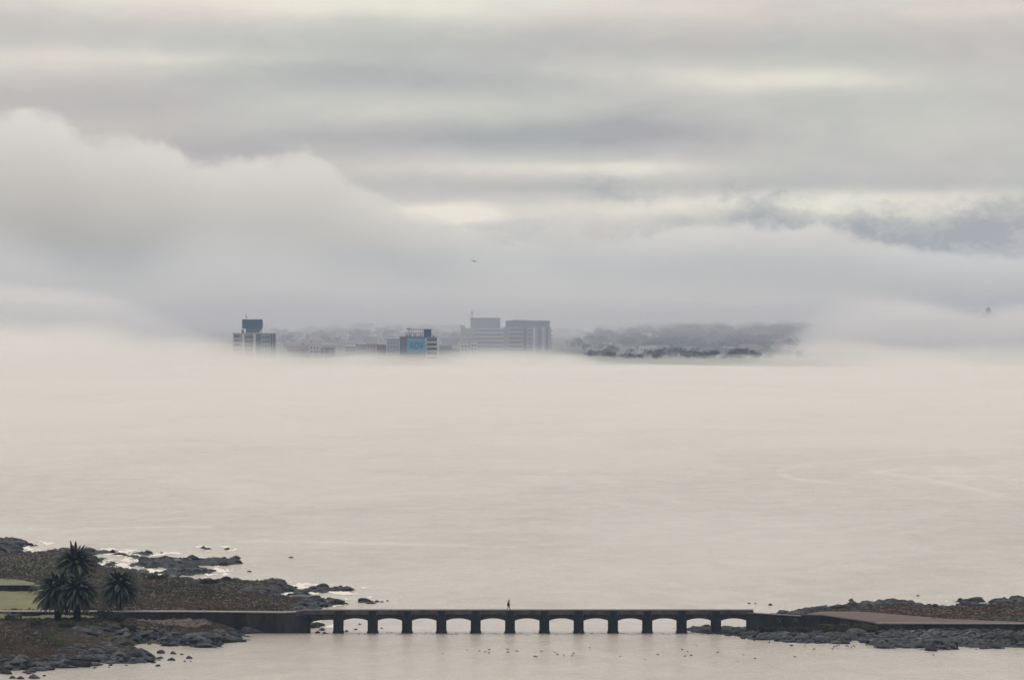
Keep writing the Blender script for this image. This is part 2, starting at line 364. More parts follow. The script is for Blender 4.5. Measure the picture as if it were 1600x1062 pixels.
def terrain(name, px0, px1, ncol, rows, polys, basefn, colfn, seed, wall=None):
    U, PY = np.meshgrid((np.linspace(px0, px1, ncol)-800)*K, rows)
    Yg = CAM_H/((PY-441.0)*K); X = U*Yg
    n1 = fbm(X, Yg*.45, seed, 4, .55, 1/4.2)
    n2 = 1-2*np.abs(fbm(X, Yg*.5, seed+5, 3, .5, 1/2.0))
    n3 = fbm(X, Yg*.5, seed+9, 2, .5, 1/18.0)
    Z = np.full(X.shape, -3.0); D = np.full(X.shape, -99.0)
    for poly, h, amp in polys:
        d = poly_dist(gp(poly), X, Yg) + n1*1.1
        hh = h if not callable(h) else h(U/K+800, Yg)
        z = np.where(d > 0, hh*(1-np.exp(-d/1.7)), d*.32)
        rock = np.clip(1-d/7.0, .22, 1)*amp
        z = z + np.where(d > 0, 1, np.clip(1+d/3.5, 0, 1))*rock*(.55*n1+.5*n2-.12)
        Z = np.maximum(Z, z); D = np.maximum(D, d)
    if basefn: Z = basefn(U/K+800, X, Yg, Z, D)
    me = grid_mesh(name, X, Yg, Z, smooth=False)
    col = colfn(U/K+800, X, Yg, Z, D, n1, n2, n3)
    ca = me.color_attributes.new('tint', 'FLOAT_COLOR', 'POINT')
    ca.data.foreach_set('color', np.concatenate([col, np.ones(col.shape[:2]+(1,))], -1).astype(np.float32).ravel())
    return me, X, Yg, Z, D, n3
rows = np.concatenate([np.arange(836, 900, .5), np.arange(900, 985, .35), np.arange(985, 1085, .5)])[::-1]
MAIN_N = [(-120,866),(0,871),(60,868),(95,864),(140,868),(160,876),(146,884),(165,890),(205,900),(240,905),(285,911),(340,916),(378,914),(410,912),(440,913),(462,921),(470,925),(440,927),(405,930),(398,935),(440,938),(466,934),(510,939),(548,943),(505,948),(482,958),(480,984),(-120,984)]
MAIN_S = [(-120,984),(-120,1056),(0,1046),(50,1048),(98,1041),(150,1039),(140,1029),(165,1034),(235,1034),(243,1026),(205,1020),(165,1012),(152,1008),(200,1006),(245,1002),(275,1008),(338,1011),(352,1006),(384,991),(392,984)]
def h_n(px, Y):
    near = np.interp(Y, [965,985,1020,1090,1180,1300], [2.9,2.9,2.5,2.0,1.6,1.3])
    return near*np.interp(px, [-100,250,380,470,560], [1.0,1.0,.85,.45,.35])
def h_s(px, Y):
    top = np.interp(px, [-100,130,175,215,320,350,392], [3.5,3.5,3.1,2.5,2.2,1.6,.7])
    return top*np.interp(Y, [870,900,925,950,975], [.30,.38,.55,.9,1.05])
L_POLYS = [(MAIN_N, h_n, .9), (MAIN_S, h_s, .9),
 ([(-60,846),(0,846),(30,847),(52,851),(40,855),(0,856),(-60,857)], 1.3, .7),
 ([(-40,858),(10,857),(26,860),(0,863),(-40,864)], .5, .5),
 ([(202,883),(230,878),(280,877),(320,878),(330,875),(356,876),(374,880),(350,883),(290,885),(240,886)], 1.25, .9),
 ([(244,896),(264,892),(300,890),(338,892),(326,895),(290,898)], 1.0, .8),
 ([(164,881),(180,880),(182,883),(166,884)], 1.4, .4),
 ([(192,868),(206,868),(222,871),(212,872)], .5, .6),([(213,864),(228,864),(242,866),(226,867)], .45, .5),
 ([(314,855),(332,856),(328,858),(316,858)], .5, .5),([(122,862),(150,861),(180,862),(150,865)], .5, .6),
 ([(480,921),(500,918),(520,920),(558,922),(520,924),(495,925)], .8, .9),
 ([(556,940),(575,938),(588,940),(570,942)], .5, .7)]
def base_l(px, X, Y, Z, D):
    # ground cut for the dark retaining ditch by the lawn and levelled under the path
    return Z
LAWN = gp([(-140,897),(20,900),(70,912),(64,926),(66,955),(-140,955)], 2.4)
LAWN2 = gp([(-140,954),(0,955),(120,957),(150,964),(60,966),(0,966),(-140,968)], 3.3)
RUB = gp([(208,962),(260,958),(322,960),(328,972),(300,980),(262,976),(215,972)], 2.2)
MUD = gp([(150,982),(250,986),(262,998),(200,1003),(150,1001)], .6)
c_ = lambda *a: np.array(a, float)
def col_l(px, X, Y, Z, D, n1, n2, n3):
    sh = X.shape
    rock = c_(.012,.014,.019)+np.clip(n2, 0, 1)[..., None]*c_(.022,.023,.026)
    scrub = c_(.030,.024,.021)+np.clip(n3*1.6, -1, 1)[..., None]*c_(.010,.006,.004)
    olive = c_(.029,.028,.019)
    scrub = np.where((n1+n3*.6 > .12)[..., None], olive, scrub)
    g = np.clip((D-3.2+n1*2.0)/1.5, 0, 1)*np.clip((Z-.75)/.4, 0, 1)
    scrub = scrub*1.05
    col = rock*(1-g[..., None])+scrub*g[..., None]
    for poly, cc, edge in ((LAWN, (.125,.124,.055), 1.3), (LAWN2, (.090,.088,.040), .8), (RUB, (.085,.058,.048), .5), (MUD, (.052,.042,.027), .8)):
        d = poly_dist(poly, X, Y)+n1*edge
        f = np.clip(d/.5+.5, 0, 1)[..., None]
        cv = c_(*cc)*(1+.25*n3[..., None]+.22*n1[..., None])
        col = col*(1-f)+cv*f
    return col
meL, LX, LY, LZ, LD, LN3 = terrain('headland', -110, 640, 560, rows, L_POLYS, base_l, col_l, 2.3)
HEAD = put(link('headland', meL, M['ground']), 'scrubby rocky headland left of the bridge', kind='structure')
# right islet
rowsR = np.concatenate([np.arange(932, 985, .35), np.arange(985, 1030, .5)])[::-1]
ISL_N = [(1205,984),(1235,962),(1262,957),(1290,953),(1330,950),(1375,948),(1440,949),(1470,951),(1520,948),(1560,946),(1720,944),(1720,984)]
ISL_S = [(1720,984),(1720,1014),(1600,1011),(1540,1013),(1500,1010),(1450,1013),(1375,1010),(1340,1000),(1290,1004),(1240,1002),(1190,999),(1130,990),(1085,986),(1085,984)]
R_POLYS = [(ISL_N, lambda px, Y: np.interp(Y,[970,1000,1040,1080],[1.45,1.15,.85,.7])*np.interp(px,[1200,1260,1300],[.5,.9,1.0]), .75),
 (ISL_S, lambda px, Y: np.interp(px,[1080,1180,1240,1400,1700],[.35,.55,.7,.8,.85])*np.interp(Y,[915,940,955,972],[.6,1.0,.9,.55]), .95),
 ([(1375,944),(1400,942),(1428,944),(1400,946)], .7, .7), ([(1050,983),(1120,980),(1180,982),(1150,987),(1080,986)], .55, .9),
 ([(1495,939),(1512,938),(1530,940),(1512,941)], .4, .5), ([(1555,940),(1600,939),(1640,940),(1600,942)], .5, .6),
 ([(1445,1013),(1458,1011),(1466,1015),(1450,1016)], .6, .6)]
SLABP = [(1262,958.5),(1282,957.5),(1340,956.5),(1400,960),(1450,965),(1500,968),(1610,972.5),(1610,975)]
def col_r(px, X, Y, Z, D, n1, n2, n3):
    rock = c_(.012,.014,.019)+np.clip(n2, 0, 1)[..., None]*c_(.024,.025,.028)
    scrub = c_(.055,.034,.028)+np.clip(n3*1.6, -1, 1)[..., None]*c_(.015,.008,.006)
    scrub = np.where((n1 > .1)[..., None], c_(.042,.038,.025), scrub)
    g = np.clip((D-3.6+n1*2.0)/1.5, 0, 1)*np.clip((Z-.6)/.35, 0, 1)*(Y > 974)
    return rock*(1-g[..., None])+scrub*g[..., None]
meR, RX, RY, RZ, RD, RN3 = terrain('islet', 1040, 1700, 480, rowsR, R_POLYS, None, col_r, 8.8)
ISLE = put(link('islet', meR, M['ground']), 'low rocky islet at the right end of the bridge', kind='structure')
def height_at(px, Y, side='L'):
    X_, Y_, Z_ = (LX, LY, LZ) if side == 'L' else (RX, RY, RZ)
    j = int(np.argmin(np.abs(Y_[:,0]-Y))); u = (px-800)*K
    uu = X_[j]/Y_[j]; i = int(np.argmin(np.abs(uu-u))); return float(Z_[j, i])

# ------------------------------------------------------------------ rocks
rnd = random.Random(11)
def rock_shape(seed, sub=2):
    r = random.Random(seed); bm = bmesh.new(); bmesh.ops.create_icosphere(bm, subdivisions=sub, radius=1)
    cuts = [(Vector((r.uniform(-1,1), r.uniform(-1,1), r.uniform(-.3,1))).normalized(), r.uniform(.45,.85)) for _ in range(10)]
    for v in bm.verts:
        p = v.co.copy(); p *= 1+.6*noise.noise(p*1.1+Vector((seed*3.1,0,0)))
        for nn, dd in cuts:
            k = p.dot(nn)-dd
            if k > 0: p -= nn*k*.9
        v.co = p
    V = np.array([v.co[:] for v in bm.verts]); F = np.array([[v.index for v in f.verts] for f in bm.faces]); bm.free()
    return V, F
ROCKS = [rock_shape(i) for i in range(14)]
def tri_mesh(name, Vs, Fs, smooth=False, cols=None):
    off = 0; FF = []
    for v, f in zip(Vs, Fs): FF.append(f+off); off += len(v)
    V = np.concatenate(Vs); F = np.concatenate(FF)
    me = bpy.data.meshes.new(name); k = F.shape[1]
    me.vertices.add(len(V)); me.vertices.foreach_set('co', V.astype(np.float32).ravel())
    me.loops.add(F.size); me.loops.foreach_set('vertex_index', F.astype(np.int32).ravel())
    me.polygons.add(len(F)); me.polygons.foreach_set('loop_start', np.arange(0, F.size, k, dtype=np.int32))
    me.polygons.foreach_set('loop_total', np.full(len(F), k, dtype=np.int32))
    me.polygons.foreach_set('use_smooth', np.full(len(F), smooth))
    me.update(calc_edges=True)
    if cols is not None:
        C = np.concatenate([np.tile(np.append(c, 1.0), (len(v), 1)) if np.ndim(c) == 1 else np.concatenate([c, np.ones((len(c),1))], 1) for c, v in zip(cols, Vs)])
        ca = me.color_attributes.new('tint', 'FLOAT_COLOR', 'POINT'); ca.data.foreach_set('color', C.astype(np.float32).ravel())
    return me
RC = random.Random(9)
def rock_cols(n):
    out = []
    for _ in range(n):
        k = RC.random(); c = (np.array((1.0,1.0,1.05)) if k < .72 else np.array((1.5,1.35,1.15)) if k < .90 else np.array((2.3,2.25,2.2)))*RC.uniform(.35,1.2); out.append(c)
    return out
def placed_rock(i, loc, s, rz):
    V, F = ROCKS[i % len(ROCKS)]; c, s_ = math.cos(rz), math.sin(rz)
    v = V*np.array(s); v = np.stack([v[:,0]*c-v[:,1]*s_, v[:,0]*s_+v[:,1]*c, v[:,2]], 1)+np.array(loc)
    return v, F
def scatter_rocks(X, Y, Z, D, n, dmin, dmax, big, seed, cond=None):
    r = random.Random(seed); ok = (D > dmin) & (D < dmax) & (Z > -.45)
    if cond is not None: ok &= cond
    J, I = np.nonzero(ok); Vs, Fs = [], []
    for _ in range(n):
        k = r.randrange(len(J)); j, i = J[k], I[k]
        s = big*(r.random()**2.2*1.0+.22); 
        if r.random() < .03: s *= 1.7
        st = r.uniform(.8,2.1)
        v, f = placed_rock(r.randrange(14), (X[j,i]+r.uniform(-.1,.1), Y[j,i], Z[j,i]+s*.06), (s*st, s*r.uniform(.8,1.8), s*r.uniform(.4,.85)), r.gauss(0,.35)+r.choice([0,math.pi]))
        Vs.append(v); Fs.append(f)
    return Vs, Fs
a, b = scatter_rocks(LX, LY, LZ, LD, 1300, -1.2, 4.2, 1.0, 3)
a2, b2 = scatter_rocks(LX, LY, LZ, LD, 520, -.8, 4.2, 1.0, 4, (LY < 965) & (LZ < 1.5))
SR = put(link('shore_rocks', tri_mesh('shore_rocks', a+a2, b+b2, cols=rock_cols(len(a)+len(a2))), M['rock']), 'jumble of dark boulders along the headland shore', kind='stuff')
a, b = scatter_rocks(RX, RY, RZ, RD, 1100, -1.0, 12.0, .72, 5, (RY < 971))
a2, b2 = scatter_rocks(RX, RY, RZ, RD, 900, -.9, 3.2, 1.15, 6, (RY > 985))
SR2 = put(link('shore_rocks', tri_mesh('shore_rocks', a+a2, b+b2, cols=rock_cols(len(a)+len(a2))), M['rock']), 'dark boulders piled round the low islet', kind='stuff')
a, b = scatter_rocks(LX, LY, LZ, poly_dist(RUB, LX, LY), 300, -.3, 30, .75, 8)
put(link('rubble', tri_mesh('rubble', a, b, cols=rock_cols(len(a))), M['rubble']), 'pinkish broken rubble below the causeway wall', kind='stuff')
# single rocks standing in the water
SINGLE = [(455,871,7,'lone small rock far out in the water beyond the headland'),
 (597,940,6,'small dark rock on the water just left above the bridge deck'),
 (606,938.5,4,None),(481,986.5,7,'dark rock at the foot of the causeway end'),(497,988,8,'low rock in the first opening of the bridge'),(508,989,7,None),(503,984,12,'long low rock under the first bridge opening'),
 (541,986,7,'rock against the first bridge pier'),(534,989.5,4,None),(562,975,6,'dark rock seen through the second bridge opening'),(556,983,6,None),(596,981,4,None),
 (218,1004.5,16,'flat dark rock lying in the small cove'),(233,1006,7,None),(245,1004.5,4,None),
 (270,1021,14,'tallest of the dark rocks off the left shore'),(285,1022,6,None),(296,1028,12,'low rock farthest right off the left shore'),(269,1031,12,'flat rock below the tallest rock off the left shore'),(289,1033,4,None),(298,1033,3,None),
 (250,1020,16,'long thin rock between the spit and the tallest rock'),(173,1039,9,'small pointed rock in the water below the spit'),(148,1042.5,6,None),(198,1039,5,None),(246,1040,9,'thin low rock in open water below the spit'),(170,1042,4,None),
 (72,1038,6,None),(60,1047,26,'broad dark rock at the lower left shore'),(44,1052,12,'dark rock below the broad lower left rock'),(12,1052,20,'low rock at the very left edge of the water'),(20,1059,12,'rounded dark rock at the bottom left corner'),(33,1060,12,None),(55,1059,17,'long rock at the bottom edge beside the left corner'),(69,1055.5,7,'small upright rock at the bottom near the left corner'),
 (1161,997.5,9,'low dark rock off the islet near the bridge end'),(1202,1003,4,None),(1178,1000.5,3,None),(1230,1002.5,12,'long pale topped rock in front of the graffiti wall'),(1236,1008.5,6,'small flat rock below the long pale topped rock'),(1277,1004.5,9,'dark lone rock in front of the right retaining wall'),(1320,1005,16,'low flat rock by the right shore bushes'),
 (1387,1010,10,'low dark rock in front of the right boulder shore'),(1412,1012,7,None),(1457,1016,18,'largest rock standing off the right boulder shore'),(1459,1023,3,None),(1373,1008.5,5,None),
 (1171,942.5,5,None),(1180,942.5,4,None),(1203,945,8,'thin low rock in the water beyond the bridge end'),(1330,938,10,'thin low rock in the water beyond the islet'),
 (1434,930.5,6,'small low rock farthest out beyond the islet'),(1558,942.5,12,'low rock off the back of the islet'),(354,858,9,'small dark rock far off the headland'),(225,867,14,'flat rock in the pale surf far left'),(252,864,6,None),(390,893,7,None),(352,890,5,None)]
for k, (px, py, wpx, lab) in enumerate(SINGLE):
    g_ = ground(px, py); s = wpx*K*g_.y/2
    V, F = ROCKS[k % 14]
    hgt = min(max(s*.75, .2), .75)
    me = tri_mesh('rock', [V*np.array([s*1.15, s*rnd.uniform(1.0,1.8), hgt])], [F], cols=[np.array((1,1,1.05))])
    o = link('rock', me, M['rock']); o.location = (g_.x, g_.y, hgt*.15); o.rotation_euler = (0, 0, 0)
    put(o, lab or 'small dark rock just breaking the water surface', 'rock', 'single rocks standing in the shallow water')

# ------------------------------------------------------------------ foam round the rocks
def foam(name, X, Y, Z, D, thr, label, lim=-3.2):
    f = fbm(X, Y*.28, 4.4, 4, .6, 1/3.4)+.35*fbm(X, Y*.3, 1.4, 2, .6, 1/20.0)
    ok = (D < .6) & (D > lim) & (f > thr) & (Y > 985) & (Z < .2)
    q = ok[:-1,:-1] & ok[1:,1:] & ok[1:,:-1] & ok[:-1,1:]
    idx = np.arange(X.size).reshape(X.shape); qs = np.stack([idx[:-1,:-1], idx[:-1,1:], idx[1:,1:], idx[1:,:-1]], -1)[q]
    used, inv = np.unique(qs, return_inverse=True)
    V = np.stack([X.ravel()[used], Y.ravel()[used], np.full(len(used), .03)], 1)
    return put(link(name, tri_mesh(name, [V], [inv.reshape(-1, 4)]), M['foam']), label, kind='stuff')
foam('foam', LX, LY, LZ, LD, .12, 'pale surf foam between the headland rocks', -6)
foam('foam', RX, RY, RZ, RD, .10, 'thin surf foam behind the islet', -2.5)

# ------------------------------------------------------------------ scrub tufts
def tufts(X, Y, Z, ok, n, seed, cols, hmin=.25, hmax=.8):
    r = random.Random(seed); J, I = np.nonzero(ok); Vs, Fs, Cs = [], [], []
    for _ in range(n):
        k = r.randrange(len(J)); j, i = J[k], I[k]; x, y, z = X[j,i], Y[j,i], Z[j,i]-.05
        h = r.uniform(hmin, hmax)*(1.0 if r.random() < .85 else 1.5); t_ = (noise.noise((x*.06, y*.02, seed))+.5)*len(cols)*.9+r.uniform(-.7,.7); c = np.array(cols[int(min(max(t_, 0), len(cols)-1))])*r.uniform(.85, 1.15)*1.0
        nb = 9; V = np.empty((nb*3, 3))
        for q in range(nb):
            a_ = r.uniform(0, 6.28); w_ = r.uniform(.03,.08); l = r.uniform(.1,.55)*h
            bx, by = x+r.uniform(-.2,.2), y+r.uniform(-.3,.3)
            V[q*3] = (bx-w_, by, z); V[q*3+1] = (bx+w_, by, z); V[q*3+2] = (bx+math.cos(a_)*l, by+math.sin(a_)*l, z+h*r.uniform(.6,1))
        Vs.append(V); Fs.append(np.arange(nb*3).reshape(-1, 3)); Cs.append(c)
    return Vs, Fs, Cs
inl = poly_dist(LAWN, LX, LY) < -.4; inl &= poly_dist(LAWN2, LX, LY) < -.2; inl &= poly_dist(RUB, LX, LY) < .3
brown = [(.085,.062,.048),(.10,.072,.055),(.058,.048,.038),(.075,.078,.042),(.12,.085,.07)]
V1 = tufts(LX, LY, LZ, inl & (LD > 3.0) & (LZ > .8) & (LY > 978), 15000, 21, brown, .12, .42)
V2 = tufts(LX, LY, LZ, inl & (LD > 2.0) & (LZ > .7) & (LY < 968), 10000, 22, brown, .12, .42)
put(link('scrub', tri_mesh('scrub', V1[0]+V2[0], V1[1]+V2[1], cols=V1[2]+V2[2]), M['tuft']), 'low brown and olive scrub covering the headland', kind='stuff')
sl = poly_dist(gp(SLABP, 1.4), RX, RY) < -.1
V1 = tufts(RX, RY, RZ, sl & (RD > 3.2) & (RZ > .7) & (RY > 976), 7500, 23, [(.085,.050,.040),(.095,.06,.048),(.065,.055,.036),(.07,.046,.04)], .08, .26)
V2 = tufts(RX, RY, RZ, (RD > 4) & (RY < 969) & (RZ > .9), 900, 24, [(.06,.05,.04),(.05,.05,.035)], .2, .5)
put(link('scrub', tri_mesh('scrub', V1[0]+V2[0], V1[1]+V2[1], cols=V1[2]+V2[2]), M['tuft']), 'low reddish scrub behind the pink slab on the islet', kind='stuff')

# ------------------------------------------------------------------ shrubs
def shrub(px, Y, side, w, h, label, cols, n=900, seed=0):
    z = height_at(px, Y, side); x = (px-800)*K*Y/1.0; r = random.Random(seed)
    root = put(empty('shrub', (x, Y, z)), label, 'shrub', 'leafy shrubs on the shore')
    Vs, Fs, Cs = [], [], []
    lobes = [(r.uniform(-.6,.6)*w/2, r.uniform(-.4,.4)*w/2, r.uniform(.35,.62)*h, r.uniform(.28,.45)) for _ in range(9)]
    for _ in range(n):
        lx, ly, lz, lr = lobes[r.randrange(9)]
        d = Vector((r.gauss(0,1), r.gauss(0,1), r.gauss(0,1))).normalized()*r.uniform(.55,1.05)
        p = Vector((lx+d.x*lr*w*.5, ly+d.y*lr*w*.5, max(.05, lz+d.z*lr*h)))
        s = r.uniform(.06,.13); u = Vector((r.gauss(0,1), r.gauss(0,1), r.gauss(0,1))).normalized(); v = u.orthogonal().normalized()
        Vs.append(np.array([p+u*s*1.5, p+v*s*.7, p-u*s*1.5, p-v*s*.7])); Fs.append(np.array([[0,1,2,3]]))
        Cs.append(np.array(cols[r.randrange(len(cols))])*r.uniform(.6,1.35))
    link('foliage', tri_mesh('foliage', Vs, Fs, cols=Cs), M['tuft'], root)
    Vs, Fs = [], []
    for q in range(7):
        lx, ly, lz, lr = lobes[q]; e = Vector((lx, ly, lz)); t_ = .04
        Vs.append(np.array([(-t_,-t_,-.2),(t_,-t_,-.2),(0,t_,-.2),(e.x-.015,e.y,e.z),(e.x+.015,e.y,e.z),(e.x,e.y+.02,e.z)])); Fs.append(np.array([[0,1,4,3],[1,2,5,4],[2,0,3,5]]))
    link('stem', tri_mesh('stem', Vs, Fs), M['trunk'], root)
G1 = [(.022,.027,.018),(.032,.034,.02),(.018,.021,.017)]; G2 = [(.058,.056,.026),(.075,.068,.033),(.042,.042,.022)]; G3 = [(.032,.028,.024),(.045,.034,.028)]
for a in ((1192,966,'R',3.2,1.0,'dark low shrub just right of the bridge end',G1),(1212,964,'R',4.0,1.2,'olive shrub under the graffiti on the right wall',G1),
 (1232,964,'R',4.2,1.2,'brownish shrub under the wall right of the graffiti',G3),(1254,963,'R',3.8,1.4,'tall brownish shrub at the middle of the right wall',G3),
 (1292,962,'R',4.0,1.7,'yellow green shrub, left one of the pair under the sloping wall',G2),(1312,963,'R',3.8,1.8,'yellow green shrub, taller right one of the pair under the sloping wall',G2),
 (1345,963,'R',3.6,1.6,'yellow green shrub where the sloping wall ends',G2),(1361,964,'R',3.2,1.4,'small yellow green shrub at the start of the low wall',G2),
 (165,958,'L',4.2,1.9,'dark olive shrub in front of the path right of the palms',G1),(183,955,'L',3.8,1.6,'dark shrub between the palms and the pink rubble',G1),
 (60,944,'L',3.4,1.0,'low dark shrub under the left palm',G3),(20,952,'L',3.6,1.1,'brown shrub at the left edge in front of the lawn',G3),
 (200,948,'L',4.0,1.3,'dark shrub on the slope below the pink rubble',G1),(103,941,'L',3.2,1.0,'low shrub on the slope below the two trunks',G1),
 (245,1110,'L',4.5,.9,'low green shrub on the far side of the headland',G1),(325,1095,'L',5,.9,'low green shrub near the far headland rocks',G1),
 (140,985,'L',3.6,1.6,'dark shrub behind the path between the palms',G1),(166,983,'L',3.4,1.5,'shrub at the foot of the single right palm',G1)):
    shrub(*a, seed=int(a[0]), n=1000)

# ------------------------------------------------------------------ bridge
def px2x(px, Y): return (px-800)*K*Y/1.0
BY = 970.0                                   # front face of the bridge
def rowz(row, Y): return CAM_H+math.tan(-(row-531)*K-PITCH)*Y if False else at(800, row, Y).z
def prism(name, outline, y0, y1, mat, parent=None):
    """outline: (x,z) polygon in front view, extruded from y0 to y1"""
    bm = bmesh.new()
    f = bm.faces.new([bm.verts.new((x, y0, z)) for x, z in outline])
    r = bmesh.ops.extrude_face_region(bm, geom=[f])
    for v in r['geom']:
        if isinstance(v, bmesh.types.BMVert): v.co.y = y1
    bmesh.ops.triangulate(bm, faces=[g for g in bm.faces if len(g.verts) > 4])
    bmesh.ops.recalc_face_normals(bm, faces=bm.faces[:])
    me = bpy.data.meshes.new(name); bm.to_mesh(me); bm.free()
    return link(name, me, mat, parent)
def boxo(name, lo, hi, mat, parent=None): return link(name, box_mesh(name, lo, hi), mat, parent)
X_ = lambda px: (px-800)*K*BY
x0b, x1b = X_(479), X_(1177.5)
zt_ = at(800, 952.8, BY).z
br = put(empty('bridge', (0,0,0)), 'long low concrete footbridge on dark square piers crossing the inlet', 'bridge')
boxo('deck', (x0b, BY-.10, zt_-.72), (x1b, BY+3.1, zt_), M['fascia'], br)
sp = 5.862; pw = 1.68; p0 = X_(520.6)
# piers: 12, each with a thin pilaster strip up to the deck
def pier_mesh():
    bm = bmesh.new()
    for lo, hi in (((-pw/2, -.22, -1.5), (pw/2, 3.2, zt_-.93)), ((-pw/2-.12, -.34, -1.5), (pw/2+.12, 3.3, .22))):
        for v in box_mesh('t', lo, hi).vertices: pass
        r = bmesh.ops.create_cube(bm, size=1)
        for v in r['verts']:
            v.co = Vector(((v.co.x+.5)*(hi[0]-lo[0])+lo[0], (v.co.y+.5)*(hi[1]-lo[1])+lo[1], (v.co.z+.5)*(hi[2]-lo[2])+lo[2]))
    r = bmesh.ops.create_cube(bm, size=1)
    for v in r['verts']: v.co = Vector((v.co.x*(pw*.82), (v.co.y+.5)*.30-.18, (v.co.z+.5)*.80+zt_-.925))
    me = bpy.data.meshes.new('pier'); bm.to_mesh(me); bm.free(); return me
pm = pier_mesh(); pm.materials.append(M['pier']); cents = []
for k in range(12):
    cx = p0+pw/2+k*sp; cents.append(cx)
    o = bpy.data.objects.new('pier', pm); COL.objects.link(o); o.parent = br; o.location = (cx, BY, 0)
# arched beams between piers
def arch(xa, xb, flat=False):
    top = zt_-.724; spring = at(800, 969.0, BY).z; crown = at(800, 965.5, BY).z; pts = [(xa, top), (xb, top)]
    for i in range(13):
        t_ = 1-i/12; s = 2*t_-1
        pts.append((xa+(xb-xa)*t_, spring+(crown-spring)*(1-abs(s)**2.2)))
    return pts
edges = [X_(484.5)-pw/2]+cents
for k in range(13):
    if k == 0: xa, xb = X_(484.4), cents[0]-pw/2
    elif k == 12: xa, xb = cents[-1]+pw/2, X_(1166.5)
    else: xa, xb = cents[k-1]+pw/2, cents[k]-pw/2
    pts = arch(xa, xb)
    if k == 0:
        top = zt_-.724; pts = [(xa, top), (xb, top), (xb, at(800,967.6,BY).z), ((xa+xb)/2, at(800,968.2,BY).z), (xa, at(800,971.0,BY).z)]
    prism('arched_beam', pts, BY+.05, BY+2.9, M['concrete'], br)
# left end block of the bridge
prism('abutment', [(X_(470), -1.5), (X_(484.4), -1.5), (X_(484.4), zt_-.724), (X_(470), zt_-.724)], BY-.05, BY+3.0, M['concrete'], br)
prism('approach_ramp', [(X_(462), at(0,955.8,BY).z-.6), (X_(479), zt_-.72), (X_(479), zt_), (X_(473), zt_-.06), (X_(462), at(0,955.0,BY).z)], BY-.08, BY+3.1, M['fascia'], br)

# ------------------------------------------------------------------ causeway wall, left
cz = lambda r: at(800, r, BY).z
cw = put(empty('causeway_wall', (X_(300), BY, 0)), 'dark stone causeway wall carrying the path to the left end of the bridge', 'wall')
def child_prism(name, pts, y0, y1, mat, root):
    o = prism(name, pts, y0, y1, mat, root); o.location = (-root.location[0], -root.location[1], -root.location[2]); return o
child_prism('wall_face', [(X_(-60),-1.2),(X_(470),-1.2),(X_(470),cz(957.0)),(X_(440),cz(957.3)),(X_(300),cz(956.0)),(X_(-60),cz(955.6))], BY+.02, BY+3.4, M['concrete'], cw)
child_prism('coping', [(X_(-60),cz(955.6)+.003),(X_(300),cz(956.0)+.003),(X_(440),cz(957.3)+.003),(X_(462),cz(956.6)),(X_(462),cz(955.2)),(X_(440),cz(956.0)),(X_(300),cz(954.7)),(X_(-60),cz(954.2))], BY-.10, BY+3.3, M['path'], cw)
for q, (xa, xb) in enumerate(((330,334),(384,387),(430,434))):   # shallow buttresses
    child_prism('buttress', [(X_(xa),-1.2),(X_(xb),-1.2),(X_(xb),cz(958.2)),(X_(xa),cz(958.2))], BY-.16, BY+.1, M['concrete'], cw)
# low dark wall across the lawn
lw = put(empty('lawn_wall', (px2x(25,1040), 1040, 0)), 'low dark wall crossing the green lawn at the left edge', 'wall')
def ypx(px, row, Y): p = at(px, row, Y); return p
a_, b_ = at(-70, 920, 1062), at(58, 921, 1062)
o = prism('wall_face', [(a_.x, 1.0), (b_.x, 1.0), (b_.x, a_.z+.45), (b_.x-1.2, a_.z+.72), (a_.x, a_.z+.75)], 1062, 1062.9, M['concrete'], lw); o.location = (-lw.location[0], -lw.location[1], 0)
o = prism('coping', [(a_.x, a_.z+.752), (b_.x-1.2, a_.z+.722), (b_.x-1.2, a_.z+.80), (a_.x, a_.z+.84)], 1061.9, 1063.0, M['path'], lw); o.location = (-lw.location[0], -lw.location[1], 0)

# ------------------------------------------------------------------ right wall with graffiti and the slab
rw = put(empty('retaining_wall', (X_(1300), BY, 0)), 'dark retaining wall with pale graffiti at the right end of the bridge', 'wall')
child_prism('wall_face', [(X_(1166.5),-1.2),(X_(1700),-1.2),(X_(1700),cz(975)),(X_(1371),cz(974.5)),(X_(1350),cz(970)),(X_(1283),cz(960.6)),(X_(1253),cz(960.2)),(X_(1252),cz(962.4)),(X_(1172),cz(957.5)),(X_(1166.5),cz(957.5))], BY+.02, BY+1.6, M['concrete'], rw)
child_prism('coping', [(X_(1178),cz(957.9)),(X_(1252),cz(962.4)+.003),(X_(1252),cz(961.2)),(X_(1169),cz(956.2)),(X_(1169),cz(957.0))], BY-.12, BY+1.2, M['path'], rw)
child_prism('coping', [(X_(1371),cz(974.5)+.003),(X_(1700),cz(975)+.003),(X_(1700),cz(973.6)),(X_(1369),cz(972.6))], BY-.12, BY+1.5, M['path'], rw)
child_prism('parapet', [(X_(1204),cz(962.5)),(X_(1254),cz(963)),(X_(1254),cz(959.6)),(X_(1204),cz(958.2))], BY+1.65, BY+2.0, M['fascia'], rw)
M['paint'] = mottled('paint', (.045,.05,.055), (.09,.095,.105), 2.0, .7, 0)
def stroke_mesh(name, strokes, y, mat, root, w=.09):
    Vs, Fs = [], []
    for (xa, za, xb, zb) in strokes:
        d = Vector((xb-xa, zb-za)); n_ = Vector((-d.y, d.x)).normalized()*w/2
        Vs.append(np.array([(xa+n_.x,y,za+n_.y),(xb+n_.x,y,zb+n_.y),(xb-n_.x,y,zb-n_.y),(xa-n_.x,y,za-n_.y)])); Fs.append(np.array([[0,1,2,3]]))
        y -= .0025
    o = link(name, tri_mesh(name, Vs, Fs), mat, root); o.location = (-root.location[0], -root.location[1], 0); return o
